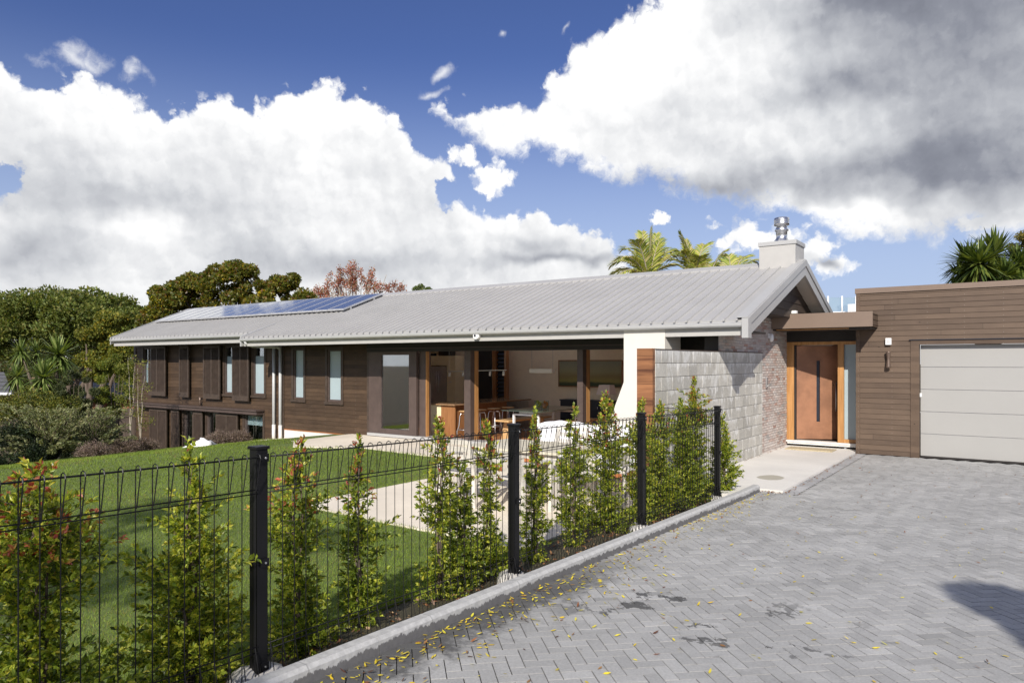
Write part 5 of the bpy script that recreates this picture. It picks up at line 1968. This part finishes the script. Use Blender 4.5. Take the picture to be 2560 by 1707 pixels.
# magnolia behind the roof
c = at(572, 760, 38)
t = thing('magnolia_tree', 'golden-green magnolia with large leaves rising behind the solar panels', 'tree', (c.x, c.y, gz_at(c)))
cl = []
for (px, py, rx, k) in ((420, 750, 1.0, 10), (455, 722, .7, 7), (500, 720, .9, 9), (560, 690, 1.1, 12), (600, 690, .9, 10), (640, 730, 1.1, 10), (690, 725, .8, 9), (715, 700, .5, 5), (740, 750, .7, 8), (470, 770, 1.2, 12), (560, 760, 1.5, 16), (650, 775, 1.4, 13), (395, 790, .8, 8), (360, 810, .7, 6), (470, 700, .35, 3), (770, 750, .3, 3), (530, 700, .6, 5), (585, 672, .5, 4)):
    cl += ell_clumps(at(px, py + 8, 38), (rx, rx, rx * .75), k, .40, px + 7, squash=.9)
crown(t, cl, 42000, 0.18, [(0.070, 0.090, 0.015), (0.14, 0.15, 0.025), (0.22, 0.19, 0.035), (0.20, 0.11, 0.04), (0.55, 0.42, 0.03)], [.32, .36, .19, .11, .02], 3, 'leaf_gloss')
limbs(t, (c.x, c.y, gz_at(c)), [at(460, 740, 38), at(560, 700, 38), at(600, 700, 38), at(680, 730, 38), at(520, 740, 38)], 0.2, seed=6)

# red autumn tree
c = at(890, 740, 42)
t = thing('red_tree', 'sparse red autumn tree with bare grey twigs above the ridge', 'tree', (c.x, c.y, gz_at(c)))
cl, tg = [], []
for (px, py, r, k, h) in ((790, 735, .35, 5, 1), (812, 725, .35, 5, 1), (835, 705, .45, 7, 1), (865, 690, .45, 8, 1), (885, 685, .45, 8, 1), (865, 720, .6, 9, 1), (900, 715, .5, 7, 1), (925, 710, .35, 5, 1), (945, 725, .35, 5, 1), (930, 690, .25, 3, 1), (960, 715, .25, 3, 1), (985, 725, .3, 4, 1), (1003, 728, .2, 3, 1), (840, 740, .6, 8, 1)):
    cl += ell_clumps(at(px, py, 42), (r, r, r * 1.2), k, .26, px + 3, False, 1.3)
    tg.append(at(px + 6, py - 28, 42))
    tg.append(at(px - 8, py - 10, 42))
crown(t, cl, 5600, 0.12, [(0.28, 0.10, 0.07), (0.38, 0.16, 0.11), (0.34, 0.24, 0.16), (0.16, 0.14, 0.05)], [.4, .35, .2, .05], 4, shell=.2)
limbs(t, (c.x, c.y, gz_at(c)), tg, 0.09, 'bark_pale', 7, fork=.55)
c = at(1055, 727, 46)
t = thing('small_tree', 'small pale green treetop just showing over the ridge', 'tree', (c.x, c.y, gz_at(c)))
crown(t, ell_clumps(c, (.7, .6, .35), 9, .25, 9), 1500, 0.10, [(0.08, 0.12, 0.03), (0.15, 0.18, 0.05)], [.5, .5], 5)
limbs(t, (c.x, c.y, gz_at(c)), [c], 0.08)


def frond(P, L, rng, base, tip, n=46, leaf=0.46, sag=0.35):
    """feather palm frond: arched rib with drooping leaflets both sides"""
    base, tip = Vector(base), Vector(tip)
    ln = (tip - base).length
    mid = base.lerp(tip, 0.55) + Vector((0, 0, ln * sag))
    out = []
    V, F, C = L
    rib = []
    for i in range(n + 1):
        f = i / n
        rib.append((base * (1 - f) + mid * f) * (1 - f) + (mid * (1 - f) + tip * f) * f)
    P.tube(rib[::4], [0.022 * (1 - .8 * k / (n // 4)) + .004 for k in range(len(rib[::4]))], 5)
    for i in range(3, n + 1):
        d = (rib[i] - rib[i - 1]).normalized()
        sd = d.cross(Vector((0, 0, 1)))
        sd = sd.normalized() if sd.length > .01 else Vector((1, 0, 0))
        f = i / n
        ll = leaf * (0.30 + 0.85 * math.sin(math.pi * min(1, f * .85 + .12))) * rng.uniform(.9, 1.1)
        for s in (-1, 1):
            q = (sd * s * 0.8 + d * (0.55 + .5 * f) + Vector((0, 0, rng.uniform(-.1, .15)))).normalized()
            w_ = d * 0.021
            a = rib[i]
            m1 = a + q * ll * .5 + Vector((0, 0, -.02))
            e = a + q * ll + Vector((0, 0, -ll * rng.uniform(.15, .30)))
            b = len(V)
            V.extend([a - w_ * .6, a + w_ * .6, m1 + w_, m1 - w_, e + w_ * .1, e - w_ * .1])
            F.extend([(b, b + 1, b + 2, b + 3), (b + 3, b + 2, b + 4, b + 5)])
            g = rng.choice([(0.28, 0.33, 0.06), (0.42, 0.42, 0.09), (0.16, 0.21, 0.04), (0.48, 0.42, 0.18)])
            C.extend([np.array(g) * rng.uniform(.8, 1.2)] * 6)


def palm(label, cx, cy, d, tips, seed, trunk_r=0.09):
    rng = random.Random(seed)
    c = at(cx, cy, d)
    t = thing('palm_tree', label, 'palm', (c.x, c.y, gz_at(c)), 'feather palms behind the ridge')
    ribs, L = MB(), ([], [], [])
    for (px, py, dd, sg) in tips:
        frond(ribs, L, rng, c, at(px, py, d + dd), sag=sg)
    mesh_np('fronds', [tuple(v) for v in L[0]], np.array(L[1]), 'leaf_strap', np.array(L[2]), parent=t)
    ribs.obj('ribs', 'bark_pale', t)
    MB().tube([(c.x, c.y, gz_at(c)), (c.x + .1, c.y, c.z - 1.5), (c.x, c.y, c.z)], [trunk_r * 1.2, trunk_r, trunk_r * .7], 10).obj('trunk', 'bark_pale', t)


palm('large feather palm with upright yellow-green fronds above the ridge', 1622, 700, 22,
     [(1555, 625, .3, .5), (1545, 650, -.5, .5), (1520, 690, .2, .45), (1628, 570, 0, .12), (1640, 585, .6, .1), (1680, 630, .5, .4), (1700, 665, -.4, .4), (1590, 600, -.6, .3), (1535, 700, -1.0, .4), (1570, 690, 1.2, .35), (1575, 655, .8, .4), (1650, 600, .3, .2), (1605, 580, .5, .15), (1690, 640, .2, .45), (1525, 665, .6, .5), (1660, 620, 1.2, .3), (1600, 640, 1.4, .3)], 1)
palm('middle feather palm with fronds arching right behind the ridge', 1738, 700, 23,
     [(1700, 580, 0, .1), (1765, 612, .4, .45), (1700, 628, -.5, .4), (1670, 650, .5, .4), (1690, 690, .9, .3), (1750, 640, -.6, .3), (1685, 625, .2, .35), (1760, 650, .7, .35), (1715, 600, .3, .1), (1720, 620, 1.0, .2)], 2)
palm('small palm frond cluster left of the chimney', 1768, 705, 22.5, [(1812, 628, 0, .3), (1800, 655, .6, .3), (1790, 690, -.5, .3)], 3, .06)
palm('palm nearest the chimney with spreading pale fronds', 1830, 700, 22,
     [(1893, 655, 0, .4), (1865, 640, .5, .3), (1822, 638, .4, .1), (1810, 665, .8, .3), (1888, 680, -.6, .3)], 4, .06)


def sword_head(V, F, C, rng, c, r, n, cols, w=0.045):
    """tuft of stiff strap leaves radiating from c"""
    for k in range(n):
        z = rng.uniform(-0.75, 1.0)
        a = rng.uniform(0, 6.283)
        q = math.sqrt(1 - min(.999, z * z))
        d = Vector((q * math.cos(a), q * math.sin(a), z))
        L = r * rng.uniform(.75, 1.1)
        droop = L * rng.uniform(.05, .35) * (1.1 - z)
        sd = d.cross(Vector((0, 0, 1)))
        sd = sd.normalized() if sd.length > .01 else Vector((1, 0, 0))
        ww = w * rng.uniform(.7, 1.1) * .5
        b = len(V)
        g = np.array(cols[rng.randrange(len(cols))]) * rng.uniform(.8, 1.2)
        for f, ws in ((0.05, .6), (.35, 1), (.7, .8), (1, .06)):
            p = c + d * L * f - Vector((0, 0, droop * f * f))
            V.append(p - sd * ww * ws)
            V.append(p + sd * ww * ws)
            C.extend([g, g])
        for i in range(3):
            F.append((b + 2 * i, b + 2 * i + 1, b + 2 * i + 3, b + 2 * i + 2))


def cabbage(label, heads, foot, seed, n=150, group=None, cols=((0.14, 0.20, 0.05), (0.26, 0.31, 0.10), (0.08, 0.12, 0.03))):
    rng = random.Random(seed)
    f0 = Vector(foot)
    t = thing('cabbage_tree', label, 'cabbage tree', (f0.x, f0.y, gz_at(f0)), group)
    V, F, C = [], [], []
    m = MB()
    for (p, r) in heads:
        sword_head(V, F, C, rng, p, r, n, cols, 0.07 * r / .7)
        m.tube([(f0.x, f0.y, gz_at(f0)), f0.lerp(p, .45) + Vector((0, 0, -.2)), p], [.07, .055, .045], 8)
    mesh_np('leaves', [tuple(v) for v in V], np.array(F), 'leaf_strap', np.array(C), parent=t)
    m.obj('trunk', 'bark_brown', t)


GC = 'cabbage trees on the left'
cabbage('tallest spiky cabbage tree in front of the dome tree', [(at(147, 888, 27), .95)], at(150, 1040, 27), 3, 190, GC)
cabbage('two-headed spiky cabbage tree at far left', [(at(52, 878, 28), .62), (at(90, 880, 28.5), .55)], at(115, 1040, 28), 4, 130, GC)
cabbage('drooping cabbage tree head in the middle of the left group', [(at(107, 945, 26), .85), (at(138, 985, 26.3), .6)], at(140, 1040, 26), 5, 180, GC)
cabbage('low cabbage tree head over the tiled neighbour roof', [(at(43, 942, 26), .65)], at(60, 1040, 26), 6, 150, GC)
cabbage('big dark spiky cabbage tree above the garage roof', [(at(2420, 655, 18), .72), (at(2485, 640, 18.3), .78), (at(2545, 665, 18), .7), (at(2450, 600 + 60, 17.4), .7), (at(2510, 690, 17.5), .6), (at(2400, 690, 18), .5)], at(2470, 900, 18.5), 7, 230, None, ((0.08, 0.12, 0.025), (0.16, 0.20, 0.04), (0.05, 0.08, 0.02)))


def bush(name, label, cat, px, py, d, rx, rz, n, size, cols, wts, seed, cr=None, mat='leaf_far', group=None, aspect=.5, k=26, stem='bark_brown', shell=.3):
    c = at(px, py, d)
    t = thing(name, label, cat, (c.x, c.y, gz_at(c)), group)
    crown(t, ell_clumps(c, (rx, rx * .8, rz), k, cr or rx * .32, seed, False, .8), n, size, cols, wts, seed, mat, aspect, shell)
    limbs(t, (c.x, c.y, gz_at(c, .05)), [at(px + q * rx * 45, py - rz * 20, d) for q in (-.6, -.2, .25, .6)], .03 + rx * .02, stem, seed)
    return t


bush('tree', 'slim yellow leaved tree at the right edge above the garage', 'tree', 2570, 640, 24, .55, 1.0, 5000, .07, [(0.10, 0.10, 0.025), (0.22, 0.18, 0.04)], [.5, .5], 31)
bush('bush', 'yellow-green leafy bush under the cabbage trees', 'bush', 75, 1020, 24.8, 1.35, .42, 17000, .075, [(0.06, 0.08, 0.015), (0.12, 0.135, 0.022), (0.24, 0.22, 0.04)], [.4, .4, .2], 32)
bush('bush', 'dark olive bush right of the cabbage trees', 'bush', 190, 985, 26, .62, 1.0, 16000, .06, [(0.04, 0.055, 0.022), (0.09, 0.105, 0.04)], [.6, .4], 33)
bush('small_tree', 'bright green small tree touching the far corner of the house', 'tree', 290, 960, 27.5, .72, 1.15, 16000, .065, [(0.07, 0.105, 0.015), (0.13, 0.16, 0.025), (0.24, 0.24, 0.035)], [.35, .45, .2], 34, k=34)
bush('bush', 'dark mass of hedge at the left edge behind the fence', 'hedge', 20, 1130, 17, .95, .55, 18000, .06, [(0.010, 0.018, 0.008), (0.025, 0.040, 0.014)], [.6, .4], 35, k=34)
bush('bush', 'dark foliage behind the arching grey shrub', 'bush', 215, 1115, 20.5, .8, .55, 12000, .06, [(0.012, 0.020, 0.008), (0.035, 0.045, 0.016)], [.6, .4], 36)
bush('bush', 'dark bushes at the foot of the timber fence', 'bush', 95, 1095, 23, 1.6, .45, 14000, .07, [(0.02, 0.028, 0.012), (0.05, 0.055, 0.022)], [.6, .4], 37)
# climbing yellow-green birches in front of the house corner
for px, py, lab, sd in ((326, 985, 'slender pale stemmed birch close to the house corner', 41), (350, 1010, 'second slender birch in front of the lowest shutters', 42)):
    c = at(px, py, 20.5)
    t = thing('birch_sapling', lab, 'sapling', (c.x, c.y, gz_at(c)), 'birch saplings by the house corner')
    cl = [(*(at(px + random.Random(sd + k).uniform(-28, 28), py - 100 + k * 14, 20.5)), .17, 1.1) for k in range(12)]
    crown(t, cl, 800, .05, [(0.10, 0.12, 0.02), (0.20, 0.20, 0.04)], [.5, .5], sd, shell=.1)
    limbs(t, (c.x, c.y, gz_at(c)), [at(px - 6, py - 90, 20.5), at(px + 12, py - 70, 20.5)], .022, 'bark_pale', sd, fork=.7)


def arching(label, px, py, d, n, L, seed):
    """feathery shrub: many arching twigs set with narrow leaves"""
    rng = random.Random(seed)
    nr = np.random.default_rng(seed)
    c = at(px, py, d)
    gz = gz_at(c)
    t = thing('feathery_shrub', label, 'shrub', (c.x, c.y, gz), 'grey-green feathery shrubs')
    st = MB()
    P, D = [], []
    for k in range(n):
        a = rng.uniform(0, 6.283)
        rr = rng.uniform(.3, 1) * L
        up = L * rng.uniform(.2, 1.15)
        b = Vector((c.x + rng.uniform(-.1, .1), c.y + rng.uniform(-.1, .1), gz))
        e = b + Vector((math.cos(a) * rr, math.sin(a) * rr, up * .9))
        mid = b.lerp(e, .5) + Vector((0, 0, up * .45))
        prev = b
        pts = []
        for i in range(15):
            f = i / 14
            p = (b * (1 - f) + mid * f) * (1 - f) + (mid * (1 - f) + e * f) * f
            pts.append(p)
            if f > .3:
                dd = (p - prev).normalized()
                for q in range(7):
                    P.append(tuple(p + Vector((rng.uniform(-1, 1), rng.uniform(-1, 1), rng.uniform(-1, 1))) * .045))
                    D.append(tuple(dd + Vector((rng.uniform(-.9, .9), rng.uniform(-.9, .9), rng.uniform(-.5, .9)))))
            prev = p
        st.tube(pts, [.011 * (1 - .8 * i / 14) for i in range(15)], 4, caps=False)
    P, D = np.array(P), np.array(D)
    col = palette(nr, len(P), [(0.12, 0.14, 0.06), (0.20, 0.22, 0.10), (0.30, 0.30, 0.15)], [.35, .45, .2])
    V, F, C = quads(nr, P, D, .085, col, .30)
    mesh_np('foliage', V, F, 'leaf_far', C, parent=t)
    st.obj('branches', 'bark_brown', t)


arching('wide arching grey-green shrub left of centre behind the fence', 125, 1135, 17.5, 120, 1.35, 51)
arching('arching grey-green shrub with long sprays reaching toward the house', 228, 1105, 18.5, 80, 1.25, 52)


def twig_bush(label, px, py, d, r, seed):
    rng = random.Random(seed)
    nr = np.random.default_rng(seed)
    c = at(px, py, d)
    gz = gz_at(c)
    t = thing('twiggy_bush', label, 'bush', (c.x, c.y, gz), 'brown twiggy cushion bushes')
    st = MB()
    P, D = [], []
    for k in range(240):
        v = Vector((rng.gauss(0, 1), rng.gauss(0, 1), abs(rng.gauss(0, 1)) + .15)).normalized()
        e = Vector((c.x, c.y, gz + .03)) + Vector((v.x * r, v.y * r, v.z * r * .85)) * rng.uniform(.75, 1.05)
        b = Vector((c.x + rng.uniform(-.1, .1), c.y + rng.uniform(-.1, .1), gz))
        m_ = b.lerp(e, .6) + Vector((rng.uniform(-.05, .05), rng.uniform(-.05, .05), .03))
        st.tube([b, m_, e], [.005, .004, .002], 3, caps=False)
        for q in range(26):
            f = rng.uniform(.35, 1.03)
            P.append(tuple(b.lerp(e, f) + Vector((rng.uniform(-1, 1), rng.uniform(-1, 1), rng.uniform(-1, 1))) * .05))
            D.append(tuple(v + Vector((rng.uniform(-1, 1), rng.uniform(-1, 1), rng.uniform(-1, 1)))))
    P, D = np.array(P), np.array(D)
    col = palette(nr, len(P), [(0.20, 0.145, 0.125), (0.28, 0.215, 0.18), (0.12, 0.09, 0.075)], [.4, .35, .25])
    V, F, C = quads(nr, P, D, .040, col, .3)
    mesh_np('twigs', V, F, 'leaf_far', C, parent=t)
    st.obj('branches', 'bark_brown', t)


twig_bush('brown twiggy bush at the left end of the lawn edge', 232, 1150, 17.0, .42, 61)
twig_bush('larger brown twiggy bush in front of the birch saplings', 308, 1128, 18.5, .50, 62)
twig_bush('brown twiggy bush in front of the lower shutters', 548, 1118, 19.0, .42, 63)
twig_bush('small brown twiggy bush left of the white beanbag', 362, 1118, 19.2, .40, 64)
twig_bush('brown twiggy bush right against the lower louvred door', 598, 1112, 19.2, .36, 65)

# tree outside the picture on the right whose shade falls across the drive
t = thing('street_tree', 'tree beyond the right of the drive whose shadow crosses the pavers', 'tree', (5.0, -2.2, 0.1))
cl = []
for (x, y, z, r, k) in ((4.85, -2.35, 5.1, .85, 20), (4.05, -2.05, 5.1, .32, 7), (3.62, -1.45, 4.6, .26, 6), (3.72, -2.0, 4.4, .36, 7), (3.75, -1.85, 5.25, .18, 4), (5.5, -3.1, 4.6, .9, 14), (4.15, -3.0, 4.5, .34, 6), (4.9, -3.4, 4.2, .7, 10)):
    for q in ell_clumps((x, y, z), (r, r, r * .6), k, .30, int(x * 100 + z * 7), False, .8):
        cl.append(q)
crown(t, cl, 42000, .10, [G_DK, G_MD], [.5, .5], 71)
limbs(t, (5.2, -2.4, .05), [(4.9, -2.5, 5.0), (4.2, -2.3, 4.9), (5.6, -3.2, 4.6), (5.0, -3.3, 4.2)], .12, seed=8)

# tall thin-crowned tree behind the viewer that dapples the left of the lawn
t = thing('tall_tree', 'tall airy tree behind the lawn whose dapples fall on the grass', 'tree', (-2.6, -9.0, 0.2))
cl = []
for k in range(26):
    q = random.Random(900 + k)
    cl.append((-3.0 + q.gauss(0, 1.5), -9.3 + q.gauss(0, 1.0), 7.6 + q.gauss(0, 1.0), q.uniform(.3, .6), .7))
crown(t, cl, 4000, .16, [G_DK, G_MD], [.5, .5], 72)
limbs(t, (-2.6, -9.0, .0), [q[:3] for q in cl[::4]], .16, seed=9)

# distant wooded slope closing the view at far left
rng = np.random.default_rng(77)
cl = []
for k in range(170):
    px = rng.uniform(-500, 520)
    p = at(px, 905 + rng.uniform(-6, 75), rng.uniform(75, 110))
    cl.append((p.x, p.y, p.z, rng.uniform(1.6, 3.0), .75))
V, F, C = [], [], []
o = crown(None, cl, 45000, .45, [(0.05, 0.07, 0.02), (0.09, 0.10, 0.03), (0.16, 0.10, 0.05)], [.5, .35, .15], 78, name='distant_trees')
o['kind'] = 'stuff'
tag(o, 'far wooded slope glimpsed between the left hand trees', 'trees')

# ------------------------------------------------------------------ neighbours beyond the garden
a, b = at(5, 1030, 30), at(150, 1030, 30.5)
t = thing('timber_fence', 'weathered brown paling fence behind the shrubs at far left', 'fence', (a.x, a.y, -2.0))
c2, d2 = at(-300, 1030, 29), at(350, 1030, 33)
pl = MB()
n = 62
for k in range(n):
    p, q = c2.lerp(d2, k / n), c2.lerp(d2, (k + .96) / n)
    zt = -.50 + .015 * math.sin(k * 3.3)
    pl.hexa([(p.x, p.y, -2.4), (q.x, q.y, -2.4), (q.x + .01, q.y + .02, -2.4), (p.x + .01, p.y + .02, -2.4), (p.x, p.y, zt), (q.x, q.y, zt), (q.x + .01, q.y + .02, zt), (p.x + .01, p.y + .02, zt)])
pl.obj('palings', 'old_fence', t)
rl = MB()
rl.tube([c2 + Vector((.05, .08, -.22 + .0)), d2 + Vector((.05, .08, -.22))], .035, 4)
rl.obj('rail', 'old_fence', t)

p = at(-160, 990, 34)
t = thing('neighbour_house', 'neighbouring house with a dark tiled roof and white gutter at far left', 'house', (p.x, p.y, -2.2))
r0, r1 = at(-500, 985, 36), at(30, 984, 33)
k0, k1 = at(-500, 928, 40), at(10, 935, 37)
MB().hexa([r0, r1, k1, k0, r0 + Vector((0, 0, .1)), r1 + Vector((0, 0, .1)), k1 + Vector((0, 0, .1)), k0 + Vector((0, 0, .1))]).obj('roof', 'tile_roof', t)
MB().tube([r0 + Vector((0, 0, -.02)), r1 + Vector((0, 0, -.02))], .08, 6).obj('gutter', 'white_paint_far', t)
w0, w1 = at(-500, 1050, 36.5), at(22, 1040, 33.8)
MB().prism([(w0.x, w0.y, -2.6), (w1.x, w1.y, -2.6), (w1.x, w1.y, r1.z - .05), (w0.x, w0.y, r0.z - .05)], (-.3, .8, 0)).obj('wall', 'red_brick_far', t)
p = at(258, 1010, 46)
t = thing('neighbour_house', 'red brick house glimpsed between the tree trunks', 'house', (p.x, p.y, -2.2))
w0, w1 = at(150, 1010, 47), at(420, 1010, 46)
MB().prism([(w0.x, w0.y, -2.6), (w1.x, w1.y, -2.6), (w1.x, w1.y, -.6), (w0.x, w0.y, -.6)], (-2.0, 4.0, 0)).obj('wall', 'red_brick_far', t)
u0, u1, v0, v1 = at(140, 1030, 46), at(425, 1030, 45), at(180, 975, 50), at(410, 975, 49)
for q in (u0, u1):
    q.z = -.72
for q in (v0, v1):
    q.z = 0.15
MB().hexa([u0, u1, v1, v0, u0 + Vector((0, 0, .12)), u1 + Vector((0, 0, .12)), v1 + Vector((0, 0, .12)), v0 + Vector((0, 0, .12))]).obj('roof', 'tile_roof', t)
# white house with a glazed balcony behind the entry
c = at(2110, 790, 34)
t = thing('white_house', 'white house with a glazed balcony seen between gable and garage', 'house', (c.x, c.y, 0))
e0, e1 = at(2030, 785, 34), at(2230, 778, 34)
MB().prism([(e0.x, e0.y, 0), (e1.x, e1.y, 0), (e1.x, e1.y, 3.95), (e0.x, e0.y, 3.95)], (-2.5, 3.5, 0)).obj('wall', 'white_paint_far', t)
MB().tube([(e0.x, e0.y - .05, 3.98), (e1.x, e1.y - .05, 3.98)], .06, 6).obj('balcony_edge', 'white_paint_far', t)
bl = B(0, 0, 0, 0, 0, 0)
bl = MB()
bl.prism([(e0.x, e0.y, 4.05), (e1.x, e1.y, 4.05), (e1.x, e1.y, 4.72), (e0.x, e0.y, 4.72)], (-.01, .02, 0))
bl.obj('glass_balustrade', 'balustrade_glass', t)
ps = MB()
for px in (2070, 2105, 2140):
    q = at(px, 770, 33.95)
    ps.tube([(q.x, q.y, 3.9), (q.x, q.y, 4.78)], .045, 6)
ps.obj('balcony_posts', 'white_paint_far', t)
q = at(2143, 775, 33.5)
B(q.x - .35, q.x + .35, q.y - .3, q.y + .3, 0, 4.35).obj('pier', 'white_paint_far', t)


# ------------------------------------------------------------------ grass and fallen leaves
def in_patio(x, y):
    a = (x > -7.50) & (y > 5.72) & ~((x < -7.1) & (y < 6.15) & (np.hypot(x + 7.1, y - 6.17) > .42))
    b = (x > -13.7) & (y > 10.28) | ((x > -13.5) & (x < -11.4) & (y > 9.65 + (x + 12.7) * .55) & (x > -13.4))
    c = (x <= -13.4) & (x > -16.9) & (y > 10.3 + (-13.5 - x) * .32)
    return a | b | c


def grass():
    rng = np.random.default_rng(9)
    n = 620000
    # more blades near the camera
    x = -3.75 - 16.5 * rng.uniform(size=n) ** 1.55
    y = rng.uniform(-.5, 12.1, n)
    dist = np.hypot(x, y)
    keep = (~in_patio(x, y)) & (x > -14.6 - (y - 3) * .9 - 3.4) & (rng.uniform(size=n) < np.clip(5.5 / dist, .18, 1) ** 1.1)
    keep &= (y > 1.0 + (-x - 4) * .05 - 2.0)
    x, y, dist = x[keep], y[keep], dist[keep]
    z = np.array([ground_z(a, b) for a, b in zip(x, y)])
    n = len(x)
    k = np.clip(dist / 5, 1, 3.2)
    edge = in_patio(x + .07, y) | in_patio(x, y + .07) | in_patio(x, y - .07) | (x > -3.95)
    h = rng.uniform(.014, .030, n) * np.where(edge, 1.8, 1) * (0.8 + .2 * k)
    wd = .0022 * k * rng.uniform(.8, 1.3, n)
    a = rng.uniform(0, 6.283, n)
    lean = rng.normal(size=(n, 2)) * (h * .45)[:, None]
    B0 = np.stack([x - np.cos(a) * wd, y - np.sin(a) * wd, z - .004], 1)
    B1 = np.stack([x + np.cos(a) * wd, y + np.sin(a) * wd, z - .004], 1)
    T = np.stack([x + lean[:, 0], y + lean[:, 1], z + h], 1)
    V = np.stack([B0, B1, T], 1).reshape(-1, 3)
    F = np.arange(n * 3).reshape(-1, 3)
    patch = np.sin(x * 1.3 + np.sin(y * .9) * 2) * np.sin(y * 1.7 + x * .4)
    base = np.array([0.185, 0.255, 0.048]) * (1 + .18 * patch[:, None]) * rng.uniform(.7, 1.35, (n, 1))
    dry = rng.uniform(size=n) < (.06 + .22 * (patch > .5))
    base[dry] = np.array([0.24, 0.22, 0.08]) * rng.uniform(.7, 1.2, (int(dry.sum()), 1))
    o = mesh_np('grass', V, F, 'grass_blade', np.repeat(base, 3, 0), kind='stuff')
    tag(o, 'short mown green lawn grass around the patio', 'grass')


grass()


def litter():
    rng = np.random.default_rng(12)
    P = []
    for k in range(560):                      # drifts against the kerb
        y = 2.0 + 8.0 * rng.uniform() ** 1.15
        P.append((-2.92 + abs(rng.normal()) * (.10 + .10 * rng.uniform()), y))
    for k in range(210):                      # clusters near the bottom
        y = rng.uniform(2.4, 5.5)
        P.append((-2.9 + rng.exponential(.45), y))
    for k in range(620):                      # scattered over the paving
        P.append((rng.uniform(-2.9, 2.5), rng.uniform(2.2, 14.5)))
    for k in range(260):                      # along the slab edge and wall foot
        u = rng.uniform()
        if u < .6:
            P.append((-2.64 + abs(rng.normal()) * .03, rng.uniform(10, 15.1)))
        elif u < .75:
            P.append((rng.uniform(-3.0, -2.6), 9.96 - abs(rng.normal()) * .03))
        else:
            P.append((-4.03 + abs(rng.normal()) * .03, rng.uniform(12.5, 15.3)))
    P = np.array([p for p in P if not (p[1] > 10.0 and -3.98 < p[0] < -2.66)])
    n = len(P)
    z = np.array([drive_z(b) for a, b in P])
    slab = (P[:, 0] < -2.66) & (P[:, 1] > 10)
    z = np.where(slab, -.118, z + .0065)
    P3 = np.stack([P[:, 0], P[:, 1], z + rng.uniform(0, .004, n)], 1)
    a = rng.uniform(0, 6.283, n)
    D = np.stack([np.cos(a), np.sin(a), rng.normal(size=n) * .12], 1)
    brown = (P[:, 1] > 9.8) | (rng.uniform(size=n) < .22)
    col = palette(rng, n, [(0.62, 0.47, 0.03), (0.70, 0.58, 0.05), (0.50, 0.42, 0.06)], [.45, .4, .15], .12)
    nb = int(brown.sum())
    col[brown] = palette(rng, nb, [(0.24, 0.10, 0.04), (0.30, 0.16, 0.06), (0.10, 0.05, 0.03)], [.4, .35, .25])
    size = rng.uniform(.6, 1.1, n)
    # flat-lying curled leaves
    side = np.stack([-np.sin(a), np.cos(a), rng.normal(size=n) * .25], 1)
    L = (.044 * size)[:, None]
    W = (.0125 * size)[:, None]
    up = np.array([0, 0, 1.0])
    cu = rng.uniform(.0, .30, n)[:, None]
    pts = [P3, P3 + D * L * .3 + side * W * .5 + up * L * cu * .2, P3 + D * L * .65 + side * W * .45 + up * L * cu * .5, P3 + D * L + up * L * cu,
           P3 + D * L * .65 - side * W * .45 + up * L * cu * .35, P3 + D * L * .3 - side * W * .5 + up * L * cu * .1, P3 + D * L * .5 - up * .001 + up * .002]
    V = np.stack(pts, 1).reshape(-1, 3)
    V[:, 2] = np.maximum(V[:, 2], np.repeat(z, 7) + .0005)
    o7 = (np.arange(n) * 7)[:, None]
    F = np.concatenate([o7 + np.array([[0, 1, 2, 6]]), o7 + np.array([[6, 2, 3, 4]]), o7 + np.array([[0, 6, 4, 5]])], 0)
    o = mesh_np('leaf_litter', V, F, 'leaf_litter', np.repeat(col, 7, 0), kind='stuff')
    tag(o, 'fallen yellow and brown leaves scattered on the grey pavers', 'fallen leaves')


litter()
# bark mulch showing behind the end of the kerb
rng = np.random.default_rng(3)
n = 2600
x = rng.uniform(-3.98, -3.06, n)
y = rng.uniform(0.5, 9.95, n)
y[:900] = rng.uniform(8.6, 9.95, 900)
ok = ~((y > 9.34) & (x < -3.0))
x, y = x[ok], y[ok]
n = len(x)
P3 = np.stack([x, y, np.array([ground_z(a, b) for a, b in zip(x, y)]) + rng.uniform(.0, .02, n)], 1)
V, F, C = quads(rng, P3, np.stack([rng.normal(size=n), rng.normal(size=n), rng.normal(size=n) * .2], 1), .045, palette(rng, n, [(0.28, 0.13, 0.06), (0.16, 0.09, 0.05), (0.40, 0.26, 0.14)], [.4, .35, .25]), .4)
o = mesh_np('bark_mulch', V, F, 'leaf_litter', C, kind='stuff')
tag(o, 'reddish bark mulch under the shrubs behind the kerb', 'mulch')
